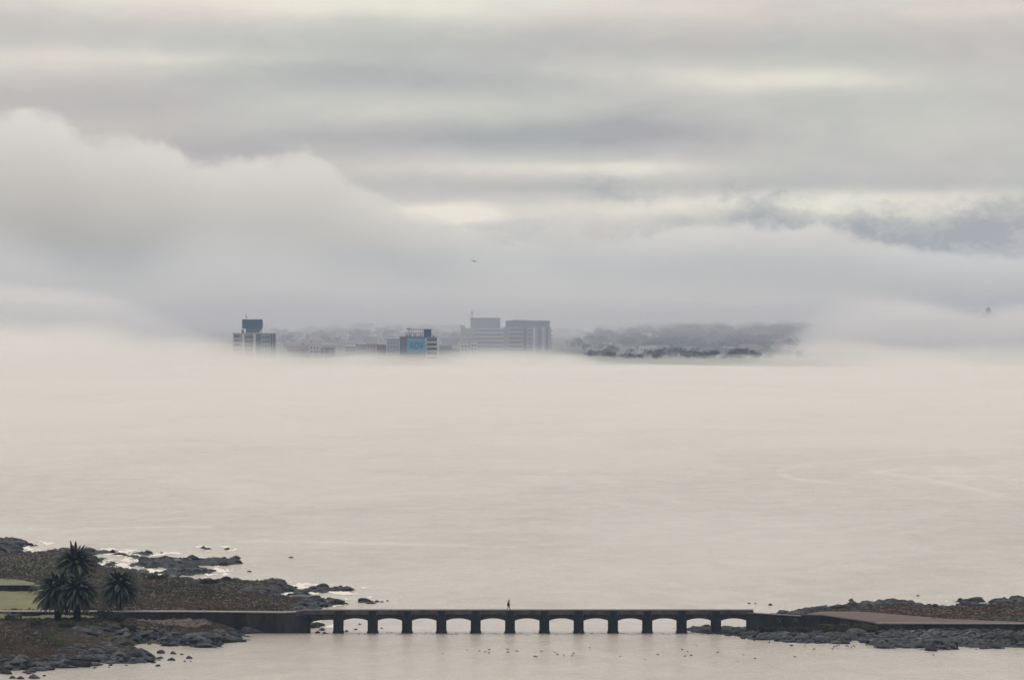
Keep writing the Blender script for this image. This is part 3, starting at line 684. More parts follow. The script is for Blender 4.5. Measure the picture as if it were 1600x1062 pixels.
def S(pts): return [(X_(a),cz(b),X_(c),cz(d)) for a,b,c,d in pts]
stroke_mesh('graffiti', S([(1214,964,1217.5,967.5),(1217.5,964,1214,968),(1217.5,968,1219,971),(1222,964,1219,968),(1219,968,1221,975),(1216,970,1221.5,971),(1214.5,971,1217,973.5)]), BY-.005, M['paint'], rw)
stroke_mesh('graffiti', S([(1239,971.5,1243,964),(1243,964,1247.2,971.5),(1239,967,1247.5,967),(1239,967.2,1244.5,970.5),(1247.5,967.2,1241.5,970.8)]), BY-.03, M['paint'], rw)
stroke_mesh('graffiti', S([(1257,965,1262,969),(1262,965,1258,969.5),(1265,965,1271,964.5),(1271,965,1268,970)]), BY-.055, M['concrete'], rw, .12)
# pink slab (boat ramp) lying on the islet
fr = [(1262,960.4),(1283,960.7),(1350,970.1),(1371,974),(1480,974),(1610,974.3)]
Vf = [(X_(px), BY+1.55, cz(r)) for px, r in fr]
bk = [(1262,958.6,985),(1283,955.3,1006),(1340,955.0,1008),(1420,961.5,996),(1480,966.5,986),(1610,972.2,975)]
Vb = [tuple(at(px, r, Y)) for px, r, Y in bk]
Vs_ = [Vector(v) for v in Vf]+[Vector(v) for v in Vb]; nS = len(Vf)
bm = bmesh.new(); tv = [bm.verts.new(v+Vector((0,0,.06))) for v in Vs_]; bv = [bm.verts.new(v-Vector((0,0,.8))) for v in Vs_]
for i in range(nS-1):
    bm.faces.new((tv[i], tv[i+1], tv[nS+i+1], tv[nS+i])); bm.faces.new((bv[i], bv[nS+i], bv[nS+i+1], bv[i+1]))
    bm.faces.new((tv[i+1], tv[i], bv[i], bv[i+1])); bm.faces.new((tv[nS+i], tv[nS+i+1], bv[nS+i+1], bv[nS+i]))
bm.faces.new((tv[0], tv[nS], bv[nS], bv[0])); bm.faces.new((tv[nS-1], bv[nS-1], bv[2*nS-1], tv[2*nS-1]))
me = bpy.data.meshes.new('slab'); bm.to_mesh(me); bm.free()
put(link('paved_slab', me, M['slab']), 'pink paved slab sloping along the right retaining wall', kind='structure')
# ripple of small stones along the foot of the bridge
r = random.Random(5); a, b = [], []
for _ in range(420):
    x = r.uniform(X_(488), X_(1165)); s = r.uniform(.05,.17)
    v, f = placed_rock(r.randrange(14), (x, BY-1.2+r.gauss(0,1.5), -.02), (s*1.8, s*2, s*.55), r.uniform(0,6)); a.append(v); b.append(f)
put(link('sill_stones', tri_mesh('sill_stones', a, b, cols=rock_cols(len(a))), M['rock']), 'line of small stones awash along the foot of the bridge', kind='stuff')

# ------------------------------------------------------------------ palms
def palm(px, Y, z0, crown_row, Rc, label, seed, nf=190):
    r = random.Random(seed); cz_ = at(px, crown_row, Y).z; x = px2x(px, Y); H = cz_-z0
    root = put(empty('palm_tree', (x, Y, z0)), label, 'palm tree', 'date palms standing beside the path')
    # trunk: lathe with bumpy boots
    Vs, Fs = [], []; ns, nr = 16, 22; V = []
    for j in range(nr+1):
        t_ = j/nr; rad = (.62-.10*t_+.22*max(0, 1-t_*6)+.20*max(0, (t_-.72)/.28))
        for i in range(ns):
            a_ = 2*math.pi*i/ns+(j % 2)*.2; q = rad*(1+.13*r.uniform(-1,1))
            V.append((math.cos(a_)*q, math.sin(a_)*q, -.4+(H+.4)*t_))
    F = [(j*ns+i, j*ns+(i+1)%ns, (j+1)*ns+(i+1)%ns, (j+1)*ns+i) for j in range(nr) for i in range(ns)]
    link('trunk', mesh_from('trunk', V, F), M['trunk'], root)
    Vs, Fs, Cs = [], [], []
    for k in range(nf):
        tt = (k+.5)/nf                          # 0 = youngest (upright) 1 = lowest (drooping)
        elev = R(80-108*tt**.85+r.uniform(-8,8)); azi = k*2.39996+r.uniform(-.2,.2)
        L = Rc*(1.0+.16*r.uniform(-1,1))*(0.98+.14*math.sin(math.pi*min(1,tt*1.1)))
        p = Vector((math.cos(azi)*.3, math.sin(azi)*.3, H-.1-tt*.5)); d = Vector((math.cos(azi)*math.cos(elev), math.sin(azi)*math.cos(elev), math.sin(elev)))
        nseg = 15; step = L/nseg; side = Vector((-math.sin(azi), math.cos(azi), 0))
        basec = np.array((.017,.022,.015)) if tt < .78 else np.array((.034,.029,.020))
        basec = basec*r.uniform(.65,1.7)
        if r.random() < .12: basec = np.array((.075,.070,.042))
        if tt > .93: basec = np.array((.045,.034,.024))*r.uniform(.6,1.3); elev -= R(24); L *= .72
        pts = []; drp = r.uniform(0,.035)
        for s_ in range(nseg+1):
            pts.append((p.copy(), d.copy())); p = p+d*step
            d = (d+Vector((0,0,-.050-.10*(s_/nseg)-drp))).normalized()
        # rachis
        for s_ in range(nseg):
            (a1, d1), (a2, d2) = pts[s_], pts[s_+1]; w1 = .055*(1-s_/nseg)+.012; up = side.cross(d1)
            Vs.append(np.array([a1+side*w1, a1-side*w1, a2-side*w1*.9, a2+side*w1*.9])); Fs.append(np.array([[0,1,2,3]])); Cs.append(basec*1.5)
            if s_ < 1: continue
            for q in range(3):
                f_ = (s_+q/3)/nseg; c0 = a1.lerp(a2, q/3); ll = (.56*math.sin(math.pi*min(1, f_*.92+.10))**.6)*(Rc/4.2)
                for sg in (-1, 1):
                    dirl = (side*sg*.72+d1*.72+up*(.25*r.uniform(.3,1.2))+Vector((0,0,-.34))).normalized()
                    tip = c0+dirl*ll*r.uniform(.85,1.15); wv = d1*.072
                    Vs.append(np.array([c0-wv, c0+wv, tip+wv*.25, tip-wv*.25])); Fs.append(np.array([[0,1,2,3]])); Cs.append(basec*r.uniform(.8,1.25))
    link('crown', tri_mesh('crown', Vs, Fs, cols=Cs), M['leaf'], root)
palm(90, 952, height_at(90, 952), 922, 4.2, 'leftmost date palm with a thick trunk, in front of the path', 1)
palm(120, 951, height_at(120, 951), 923, 4.0, 'middle date palm with a slimmer trunk right of the leftmost one', 2)
palm(118, 990, height_at(118, 990), 880.5, 4.0, 'tallest date palm whose crown rises above the other palms', 3)
palm(187, 975, height_at(187, 976), 917, 3.8, 'single date palm standing on its own right of the clump', 4)

# ------------------------------------------------------------------ person
def skin_body(name, verts, edges_, radii, mat, parent=None, sub=2):
    me = bpy.data.meshes.new(name); me.from_pydata(verts, edges_, []); me.update()
    o = bpy.data.objects.new(name, me); COL.objects.link(o)
    md = o.modifiers.new('skin', 'SKIN'); md.use_smooth_shade = True
    lay = me.skin_vertices[0].data if me.skin_vertices else None
    if lay is None:
        bm = bmesh.new(); bm.from_mesh(me); bm.verts.layers.skin.verify(); bm.to_mesh(me); bm.free(); lay = me.skin_vertices[0].data
    for i, rr in enumerate(radii):
        lay[i].radius = (rr, rr) if not isinstance(rr, tuple) else rr; lay[i].use_root = (i == 0)
    ms = o.modifiers.new('sub', 'SUBSURF'); ms.levels = sub; ms.render_levels = sub
    dg = bpy.context.evaluated_depsgraph_get(); ev = o.evaluated_get(dg); m2 = bpy.data.meshes.new_from_object(ev)
    m2.name = name; o.modifiers.clear(); o.data = m2; bpy.data.meshes.remove(me)
    for p_ in m2.polygons: p_.use_smooth = True
    m2.materials.clear(); m2.materials.append(mat)
    if parent: o.parent = parent
    return o
M['skin'] = principled('skin', (.13,.085,.065), .6)[0]; M['shirt'] = mottled('shirt', (.008,.008,.011), (.016,.016,.02), 8, .9, .1)
M['shorts'] = mottled('shorts', (.05,.035,.035), (.075,.05,.05), 8, .9, .1); M['hair'] = principled('hair', (.02,.016,.012), .7)[0]; M['shoe'] = principled('shoe', (.10,.09,.085), .6)[0]
def person(px, Y, z0):
    # walks towards +X; local frame: x forward, y to the left, z up
    J = {0:(0,0,.95),1:(.01,0,1.10),2:(.02,0,1.27),3:(.04,0,1.42),4:(.07,0,1.52),5:(.09,0,1.62),6:(.10,0,1.70),
     7:(.02,.09,.90),8:(.16,.10,.50),9:(.27,.10,.12),10:(.37,.10,.05),
     11:(-.02,-.09,.90),12:(-.05,-.10,.49),13:(-.30,-.10,.17),14:(-.24,-.10,.07),
     15:(.03,.18,1.40),16:(-.08,.22,1.14),17:(.02,.24,.92),18:(.05,.24,.84),
     19:(.03,-.18,1.40),20:(.06,-.22,1.13),21:(.24,-.22,.97),22:(.31,-.21,.94)}
    E = [(0,1),(1,2),(2,3),(3,4),(4,5),(5,6),(0,7),(7,8),(8,9),(9,10),(0,11),(11,12),(12,13),(13,14),(3,15),(15,16),(16,17),(17,18),(3,19),(19,20),(20,21),(21,22)]
    rad = [.13,.13,.15,.13,.06,.095,.085,.09,.062,.042,.035,.09,.062,.042,.035,.06,.046,.036,.03,.06,.046,.036,.03]
    rad = [q*1.38 if i != 5 and i != 6 else q*1.15 for i, q in enumerate(rad)]
    b = skin_body('person', [J[i] for i in range(23)], E, rad, M['skin'])
    # nose, ears and fingers are joined into the body
    bm = bmesh.new(); bm.from_mesh(b.data)
    def blob(c, s, seg=6):
        q = bmesh.ops.create_uvsphere(bm, u_segments=seg, v_segments=5, radius=1)
        for v in q['verts']: v.co = Vector((v.co.x*s[0]+c[0], v.co.y*s[1]+c[1], v.co.z*s[2]+c[2]))
    blob((.195,0,1.635), (.02,.014,.025)); blob((.09,.095,1.635), (.015,.012,.03)); blob((.09,-.095,1.635), (.015,.012,.03)); blob((.185,0,1.59), (.012,.025,.008))
    for hx, hy, hz, dx, dz in ((.05,.24,.84,.25,-1), (.31,-.21,.94,1,-.3)):
        for q in range(5):
            off = (q-2)*.018; ln = (.05,.062,.068,.062,.045)[q]
            blob((hx+dx*.055+(.03 if q == 4 else 0), hy+off*.8, hz+dz*.055+(off*.3)), (.009+abs(dx)*ln*.5, .009, .009+abs(dz)*ln*.5), 6)
    for v in bm.verts: pass
    for f in bm.faces: f.smooth = True
    bm.to_mesh(b.data); bm.free()
    put(b, 'person in a dark t-shirt and shorts walking right along the bridge deck', 'person')
    def shell(name, ids, ed, mat, grow): 
        mp = {k: i for i, k in enumerate(ids)}
        return skin_body(name, [J[i] for i in ids], [(mp[a], mp[c]) for a, c in ed], [rad[i]+grow for i in ids], mat, b)
    Js = dict(J); J[30] = (-.02,.20,1.27); J[31] = (.05,-.20,1.27); rad += [0]*9; rad[30] = .075; rad[31] = .075
    shell('shirt', [1,0,2,3,15,30,19,31], [(0,1),(1,2),(2,3),(3,15),(15,30),(3,19),(19,31)], M['shirt'], .018)
    J[32] = (.12,.10,.62); J[33] = (-.04,-.10,.60); rad += [0,0,0]; rad[32] = .11; rad[33] = .11
    shell('shorts', [0,7,32,11,33], [(0,7),(7,32),(0,11),(11,33)], M['shorts'], .018)
    for ids in ((9,10),(13,14)):
        a_, c_2 = Vector(J[ids[0]]), Vector(J[ids[1]]); d = (c_2-a_); tip = Vector((c_2.x+.10, c_2.y, c_2.z-.005))
        skin_body('shoe', [tuple(a_-Vector((.03,0,.03))), tuple(c_2-Vector((.02,0,0))), tuple(tip)], [(0,1),(1,2)], [.05,.052,.038], M['shoe'], b, 2)
    bm = bmesh.new(); bmesh.ops.create_uvsphere(bm, u_segments=14, v_segments=10, radius=1)
    for v in bm.verts:
        v.co = Vector((v.co.x*.115+.085, v.co.y*.11, v.co.z*.125+1.675))
    bmesh.ops.delete(bm, geom=[v for v in bm.verts if v.co.z < 1.585 or (v.co.x > .14 and v.co.z < 1.68)], context='VERTS')
    for f in bm.faces: f.smooth = True
    me = bpy.data.meshes.new('hair'); bm.to_mesh(me); bm.free(); link('hair', me, M['hair'], b)
    b.location = (px2x(px, Y), Y, z0)
    b.scale = (1, 1, .985)
    return b
person(794.5, BY+1.4, zt_-.012)

# ------------------------------------------------------------------ birds
def ell_bm(bm, c, s, rot=None, seg=10, rings=7):
    q = bmesh.ops.create_uvsphere(bm, u_segments=seg, v_segments=rings, radius=1)
    for v in q['verts']:
        p = Vector((v.co.x*s[0], v.co.y*s[1], v.co.z*s[2]))
        if v.co.x < 0: p.y *= 1+.6*v.co.x; p.z *= 1+.45*v.co.x; 
        if rot: p.rotate(rot)
        v.co = p+Vector(c)
def finish(bm, name, mat, parent=None):
    for f in bm.faces: f.smooth = True
    me = bpy.data.meshes.new(name); bm.to_mesh(me); bm.free(); return link(name, me, mat, parent)
from mathutils import Euler
M['bird_dark'] = mottled('bird_dark', (.03,.03,.035), (.07,.065,.065), 12, .8, 0); M['bird_pale'] = mottled('bird_pale', (.10,.10,.105), (.2,.2,.2), 12, .8, 0); M['beak'] = principled('beak', (.12,.09,.04), .5)[0]
def make_duck():
    bm = bmesh.new()
    ell_bm(bm, (0,0,.07), (.24,.12,.10)); ell_bm(bm, (.17,0,.15), (.05,.045,.09), Euler((0,.3,0))); ell_bm(bm, (.21,0,.235), (.06,.045,.048)); ell_bm(bm, (-.23,0,.10), (.09,.06,.025), Euler((0,.35,0)))
    b = finish(bm, 'waterbird', M['bird_dark'])
    bm = bmesh.new(); ell_bm(bm, (.29,0,.228), (.045,.022,.012)); finish(bm, 'beak', M['beak'], b)
    for s in (-1, 1):
        bm = bmesh.new(); ell_bm(bm, (-.04,s*.085,.10), (.17,.035,.07)); finish(bm, 'wing', M['bird_dark'], b)
    return b
def copy_tree(o, par=None):
    c = o.copy(); COL.objects.link(c)
    if par is not None: c.parent = par
    for ch in list(o.children): copy_tree(ch, c)
    return c
duck = make_duck(); r = random.Random(3)
DP = [(225,148),(320,136),(366,139),(389,143),(404,147),(404,134),(476,133),(476,144),(505,138),(513,140),(580,160),(588,161),(608,142),(603,140),(668,152),(657,144),(692,155),(724,158),(728,148),(791,127),(908,160),(1004,173),(1053,153),(1073,142),(1147,134),(1157,159),(1168,141),(1182,156),(1202,119),(1283,145),(1360,180),(1382,154),(1427,168),(1580,162)]
for k, (a_, b_) in enumerate(DP):
    o = duck if k == 0 else copy_tree(duck); p = ground(600+a_/2.4615, 960+b_/2.4615)
    o.location = (p.x, p.y, -.02); o.rotation_euler = (0, 0, r.choice([0, math.pi])+r.uniform(-.7,.7)); s = r.uniform(.5,.95); o.scale = (s, s, s)
    put(o, 'tiny dark waterbird floating on the open water below the bridge', 'bird', 'waterbirds floating below the bridge')
def make_wader():
    bm = bmesh.new(); ell_bm(bm, (0,0,.34), (.20,.10,.10), Euler((0,-.35,0))); ell_bm(bm, (.15,0,.46), (.04,.035,.10), Euler((0,.25,0))); ell_bm(bm, (.19,0,.56), (.055,.04,.042)); ell_bm(bm, (-.2,0,.29), (.09,.045,.022), Euler((0,-.3,0)))
    b = finish(bm, 'shorebird', M['bird_pale'])
    bm = bmesh.new(); ell_bm(bm, (.28,0,.55), (.06,.012,.011)); finish(bm, 'beak', M['beak'], b)
    for s in (-1, 1):
        boxo('leg', (-.01,s*.04-.01,-.12), (.012,s*.04+.012,.28), M['beak'], b)
    return b
wd = make_wader()
WP = [(1300.5,1016,0),(1303.2,1012.5,.3),(1307,1011.5,0),(1311,1010.5,3.1),(1322,1011.5,0),(1325,1012,3.0),(1330.5,1013,.3),(1335,1012,2.9),(1272,1016.5,0),(1258,1011,1.2),(1367.5,1013.5,.2),(1400,1014.5,3.0),(1354,1010,1)]
for k, (a_, b_, rz) in enumerate(WP):
    o = wd if k == 0 else copy_tree(wd); p = ground(a_, b_)
    o.location = (p.x, p.y, 0.0); o.rotation_euler = (0, 0, rz)
    put(o, 'small wading bird standing in the shallows in front of the islet', 'bird', 'wading birds in the shallows by the islet')
# one bird in the air
bm = bmesh.new(); ell_bm(bm, (0,0,0), (.26,.08,.08)); ell_bm(bm, (.24,0,.03), (.06,.045,.045)); ell_bm(bm, (-.3,0,0), (.12,.07,.015))
fb = finish(bm, 'flying_bird', M['bird_dark'])
for s in (-1, 1):
    V = [(.12,0,.03),(-.10,0,.03),(-.08,s*.30,.16),(.14,s*.32,.17),(-.16,s*.72,.08),(-.02,s*.70,.09)]; V = V+[(x,y,z-.02) for x,y,z in V]
    F = [(0,1,2,3),(3,2,4,5),(6,9,8,7),(9,11,10,8),(0,3,9,6),(3,5,11,9),(5,4,10,11),(4,2,8,10),(2,1,7,8)]
    link('wing', mesh_from('wing', V, F), M['bird_dark'], fb)
fb.location = at(741, 408.5, 960); fb.rotation_euler = (.15, 0, math.pi/2+.5); put(fb, 'dark bird gliding alone in the sky above the far towers', 'bird')

# ------------------------------------------------------------------ far shore terrain
def far_z(px, Y):
    rise = np.interp(Y, [4000,4060,4300,4700,5300,6000,7600], [-1.0,1.2,2.5,4.5,8.0,13.0,22.0])
    hill = 5*np.exp(-((px-1245)/80.0)**2-((Y-5200)/380.0)**2) + 22*np.exp(-((px-1543)/110.0)**2-((Y-5060)/200.0)**2) + 5*np.exp(-((px-1080)/160.0)**2-((Y-5300)/420.0)**2)+6*np.exp(-((px-620)/150.0)**2-((Y-5500)/420.0)**2)
    return rise+hill*np.clip((Y-4050)/200, 0, 1)
ni, nj = 200, 90
U, Yg = np.meshgrid(np.linspace(-.17, .17, ni), np.concatenate([np.linspace(3960, 4400, 30), np.linspace(4420, 9600, 60)]))
X = U*Yg; nn = fbm(X, Yg, 6.6, 3, .5, 1/220.0)
Z = far_z(U/K+800, Yg+nn*60)+nn*1.2-(np.maximum(0, 860-(U/K+800))*0)
M['far_ground'] = mottled('far_ground', (.05,.055,.04), (.12,.11,.09), .02, .95, 0)
put(link('far_shore', grid_mesh('far_shore', X, Yg, Z), M['far_ground']), 'low far shore with woods rising inland', kind='structure')

# ------------------------------------------------------------------ towers
flat = lambda n_, c: mottled(n_, tuple(x*.85 for x in c), tuple(min(1, x*1.15) for x in c), .25, .85, 0)
M['wall_pale'] = flat('wall_pale', (.38,.375,.38)); M['wall_grey'] = flat('wall_grey', (.12,.135,.17)); M['wall_dark'] = flat('wall_dark', (.07,.075,.095)); M['wall_mid'] = flat('wall_mid', (.24,.245,.27))
M['white_wall'] = flat('white_wall', (.52,.51,.51)); M['brick_red'] = flat('brick_red', (.16,.10,.10)); M['pinkish'] = flat('pinkish', (.27,.22,.22))
M['glass'] = principled('window_glass', (.07,.08,.10), .3, .5)[0]; M['steel'] = principled('steel', (.10,.10,.11), .6)[0]
M['sign_blue'] = flat('sign_blue', (.018,.045,.095)); M['banner'] = flat('banner', (.11,.29,.43)); M['letter'] = principled('letter', (.015,.11,.22), .7)[0]; M['letter_red'] = principled('letter_red', (.12,.08,.16), .7)[0]
class Tower:
    def __init__(s, name, cat, label, px, Y, group=None):
        s.Y = Y; s.cx = px2x(px, Y); s.z0 = float(far_z(px, Y))-1.0
        s.root = put(empty(name, (s.cx, Y, s.z0)), label, cat, group); s.cache = {}
    def xz(s, px, row): return px2x(px, s.Y)-s.cx, at(px, row, s.Y).z-s.z0
    def box(s, name, pa, pb, ra, rb, mat, y0=0.0, dep=12.0, par=None):
        xa, zb = s.xz(pa, ra); xb, za = s.xz(pb, rb)
        if rb >= 600: za = 0
        o = boxo(name, (0,0,0), (xb-xa, dep, zb-za), mat, par or s.root); o.location = (xa, y0, za)
        if par is not None: o.location = (xa-par.location[0], y0-par.location[1], za-par.location[2])
        return o
    def windows(s, pa, pb, n, ra, rb, m_, w, h, mat='glass', name='window', par=None, y=-.06):
        """n columns x m_ rows of w x h metre panes (two-piece: frame box and pane)"""
        key = (w, h, mat)
        if key not in s.cache:
            bm = bmesh.new()
            q = bmesh.ops.create_cube(bm, size=1)
            for v in q['verts']: v.co = Vector((v.co.x*w, v.co.y*.08, v.co.z*h))
            me = bpy.data.meshes.new(name); bm.to_mesh(me); bm.free(); me.materials.append(M[mat]); s.cache[key] = me
        for j in range(m_):
            for i in range(n):
                px = pa+(pb-pa)*(i+.5)/n; row = ra+(rb-ra)*(j+.5)/m_; x, z = s.xz(px, row)
                o = bpy.data.objects.new(name, s.cache[key]); COL.objects.link(o); o.parent = par or s.root; o.location = (x, y, z)
                if par is not None: o.location = (x-par.location[0], y-par.location[1], z-par.location[2])
def tube(name, a, b, r0, mat, par=None, seg=6):
    a, b = Vector(a), Vector(b); d = (b-a).normalized(); u = d.orthogonal().normalized(); v = d.cross(u)
    V = [a+(u*math.cos(t)+v*math.sin(t))*r0 for t in [2*math.pi*i/seg for i in range(seg)]]+[b+(u*math.cos(t)+v*math.sin(t))*r0*.7 for t in [2*math.pi*i/seg for i in range(seg)]]
    F = [(i,(i+1)%seg,seg+(i+1)%seg,seg+i) for i in range(seg)]+[tuple(range(seg))[::-1], tuple(range(seg,2*seg))]
    return link(name, mesh_from(name, V, F), mat, par)
# --- tower with the dark blue rooftop billboard
T = Tower('apartment_tower', 'building', 'pale apartment tower with a dark blue billboard on its roof, leftmost of the far towers', 397, 4230)
wl = T.box('wall', 364, 430, 521, 700, M['wall_mid'], 0, 16)
T.box('parapet', 363.3, 430.7, 520, 521.2, M['wall_pale'], -.4, 16.8)
T.box('balcony_column', 364.5, 376, 523, 700, M['wall_pale'], -1.4, 1.38)
for r_ in range(7): T.box('balcony', 364.2, 376.4, 527+r_*7, 529.2+r_*7, M['wall_pale'], -2.4, .98); T.box('balcony_opening', 366, 374.5, 523.4+r_*7, 526.8+r_*7, M['wall_dark'], -1.45, .04)
T.box('pilaster', 378, 382, 521.3, 700, M['white_wall'], -.9, .88); T.box('pilaster', 396, 399.5, 521.3, 700, M['white_wall'], -1.0, .98)
T.box('recess_panel', 400, 408, 521.3, 700, M['wall_grey'], -.12, .1); T.box('glazing_strip', 423.2, 425.2, 521.3, 700, M['wall_dark'], -.2, .18); T.box('glazing_strip', 427, 429, 521.3, 700, M['wall_dark'], -.2, .18)
T.windows(383, 395, 3, 523, 573, 7, 1.4, 1.5); T.windows(409, 422, 3, 523, 573, 7, 1.5, 1.4)
for r_ in range(7): T.box('floor_band', 383, 395.5, 528.4+r_*7.1, 529.4+r_*7.1, M['wall_pale'], -.25, .2)
mrm = T.box('machine_room', 383.5, 407.5, 513, 519.98, M['wall_grey'], 4, 7)
T.windows(385, 406, 4, 514.5, 518.5, 1, .9, 1.3, y=3.94)
bb = T.box('billboard', 378, 410, 499.3, 512.9, M['sign_blue'], 3.2, .6)
T.box('frame', 377.7, 410.3, 498.9, 499.28, M['steel'], 3.1, .8, par=bb); T.box('frame', 377.7, 410.3, 512.92, 513.3, M['steel'], 3.1, .8, par=bb)
for p in (379.5, 384.5, 391, 399, 404, 409):
    x, z1 = T.xz(p, 513); _, z2 = T.xz(p, 520); tube('billboard_post', (x, 3.5, z2), (x, 3.5, z1), .22, M['steel'], T.root)
x, z1 = T.xz(410, 505); x2, z2 = T.xz(415.5, 520); tube('brace', (x, 3.5, z1), (x2, 3.5, z2), .12, M['steel'], T.root)
T.box('roof_tank', 377, 381, 515, 519.98, M['wall_grey'], 3, 2); T.box('roof_tank', 405.5, 408.5, 516.5, 519.98, M['white_wall'], 1.5, 2)
x, z1 = T.xz(384.5, 490); _, z2 = T.xz(384.5, 499); an = tube('antenna', (x, 4, z2), (x, 4, z1), .22, M['steel'], T.root)
for zz, l in ((.35,1.0),(.55,.8),(.75,.5)): tube('crossarm', (x-l, 4, z2+(z1-z2)*zz), (x+l, 4, z2+(z1-z2)*zz), .14, M['steel'], an)
# --- tower with the blue advertising banner
T = Tower('office_tower', 'building', 'tower with a light blue lettered advertisement on its plain side wall', 653, 4200)
T.box('wall', 624.5, 667, 527, 700, M['wall_grey'], 0, 15); T.box('parapet', 624, 667, 526.2, 527.2, M['wall_dark'], -.4, 15.8)
T.box('pale_edge', 664.6, 667, 527.3, 700, M['wall_pale'], -.3, .28)
T.box('balcony_wing', 667.05, 682.5, 526.5, 700, M['wall_grey'], -.5, 14)
for r_ in range(6):
    T.box('balcony_opening', 668, 682, 529.5+r_*7, 532.9+r_*7, M['wall_dark'], -.55, .04); T.box('balcony', 667.2, 683, 533+r_*7, 535.8+r_*7, M['wall_pale'], -1.9, 1.38)
    T.windows(669, 676, 2, 529.8+r_*7, 532.8+r_*7, 1, .9, 1.1, y=-.62)
ban = T.box('advertisement', 636, 664.4, 528.4, 551, M['banner'], -.35, .3)
def letters(txt, pxs, row, size_m, mats):
    for ch, px, mt in zip(txt, pxs, mats):
        cu = bpy.data.curves.new('letter', 'FONT'); cu.body = ch; cu.size = size_m; cu.extrude = .03; cu.offset = .16; cu.align_x = 'CENTER'
        tmp = bpy.data.objects.new('letter', cu); COL.objects.link(tmp); dg = bpy.context.evaluated_depsgraph_get()
        me = bpy.data.meshes.new_from_object(tmp.evaluated_get(dg)); bpy.data.objects.remove(tmp)
        me.materials.clear(); o = link('letter', me, mt, ban); x, z = T.xz(px, row); o.rotation_euler = (math.pi/2, 0, 0); o.scale = (.62, 1, 1)
        o.location = (x-ban.location[0], -.42+.35, z-ban.location[2])
letters('AOV', (643.2, 650.8, 658.4), 545.0, 7.6, (M['letter'], M['letter_red'], M['letter']))
T.box('plant_room', 662, 673.8, 514, 526.18, M['sign_blue'], 3, 6)
T.box('roof_beam', 636, 662, 514.2, 515.2, M['steel'], 3, .5); T.box('roof_beam', 640, 662, 519.5, 520.2, M['steel'], 3, .4)
for p in (637, 641.5, 646, 650, 653, 655.5, 659):
    x, z1 = T.xz(p, 514.5+(p%3)*.8); _, z2 = T.xz(p, 526.2); tube('roof_post', (x, 3.2, z2), (x+(p%2)*.5, 3.2, z1), .2, M['steel'], T.root)
for p, h_ in ((634,4),(639,3),(647,5),(657,3.5),(676,2)): T.box('roof_unit', p, p+3, 526.2-h_, 526.18, M['wall_mid'] if h_ > 3 else M['wall_dark'], 2, 2)
for p, r_ in ((639.5,509.5),(682,520.5),(633.5,520)): x, z1 = T.xz(p, r_); _, z2 = T.xz(p, 526.2); tube('antenna', (x, 3, z2), (x, 3, z1), .16, M['steel'], T.root)
x, z = T.xz(639, 514); tube('antenna_dish', (x-2.2, 3, z), (x+2.2, 3, z), .35, M['steel'], T.root)
# --- tower with the big roof box and mast
T = Tower('apartment_tower', 'building', 'grey tower with a large flat roof box and a mast, left of the widest block', 754, 4750)
T.box('wall', 720, 787, 513.3, 700, M['wall_mid'], 0, 18); T.box('parapet', 719.5, 787.3, 512.6, 513.5, M['wall_pale'], -.4, 18.8)
T.box('corner_turret', 719, 727, 508.5, 512.58, M['wall_mid'], 0, 5); 
for r_ in range(8):
    T.box('window_band', 741, 786, 515.5+r_*6.2, 518.2+r_*6.2, M['wall_dark'], -.08, .06); T.box('floor_band', 741, 786, 518.3+r_*6.2, 520+r_*6.2, M['wall_pale'], -.6, .55)
    T.windows(722, 740, 4, 515+r_*6.2, 519+r_*6.2, 1, 1.2, 1.3)
T.box('roof_box', 735, 781.5, 497.3, 512.58, M['wall_grey'], 2, 12); T.box('roof_box_cap', 734.6, 781.8, 496.6, 497.28, M['wall_dark'], 1.8, 12.4)
x, z1 = T.xz(737.5, 486); _, z2 = T.xz(737.5, 496.6); mt_ = tube('mast', (x, 4, z2), (x, 4, z1), .35, M['steel'], T.root); tube('crossarm', (x-1.3, 4, z1-1.2), (x+1.3, 4, z1-1.2), .3, M['steel'], mt_)
# --- widest block
T = Tower('apartment_block', 'building', 'widest far block with a dark top storey and small balconies down its right edge', 824, 4600)
T.box('wall', 786.5, 861, 511.6, 700, M['wall_mid'], 0, 18); T.box('penthouse', 790, 859, 501.6, 510.98, M['wall_grey'], 1.5, 14); T.box('roof_slab', 786, 861.5, 511, 511.58, M['wall_pale'], -.5, 19)
T.box('penthouse_cap', 789.5, 859.5, 501, 501.58, M['wall_dark'], 1.2, 15); T.box('stair_head', 801, 812, 499.8, 500.98, M['wall_dark'], 3, 5); T.box('stair_head', 815, 824, 500.1, 500.98, M['wall_dark'], 3, 5)
T.windows(793, 857, 12, 503, 509, 1, 1.4, 1.6, y=1.43)
for r_ in range(8):
    T.box('window_band', 797, 816, 514+r_*6.5, 516.8+r_*6.5, M['wall_dark'], -.1, .08); T.box('balcony', 796.5, 816.5, 516.9+r_*6.5, 518.6+r_*6.5, M['wall_pale'], -1.3, 1.2)
    T.box('balcony', 861.05, 863.3, 516+r_*6.5, 518+r_*6.5, M['wall_grey'], 0, 6)
T.box('glazing_strip', 817.5, 823, 511.65, 700, M['wall_dark'], -.15, .13)
T.windows(824.5, 832, 2, 513, 565, 8, 1.5, 1.7)
T.box('pilaster', 833.5, 836, 511.65, 700, M['white_wall'], -.8, .78); T.box('glazing_strip', 840, 846, 511.65, 700, M['wall_grey'], -.15, .13); T.box('pilaster', 847.5, 850, 511.65, 700, M['wall_pale'], -.7, .68); T.box('glazing_strip', 853, 856.5, 511.65, 700, M['wall_dark'], -.15, .13)
for p, r_ in ((826,497.5),(845.5,494.5),(812,498)): x, z1 = T.xz(p, r_); _, z2 = T.xz(p, 501); tube('antenna', (x, 5, z2), (x, 5, z1), .13, M['steel'], T.root)
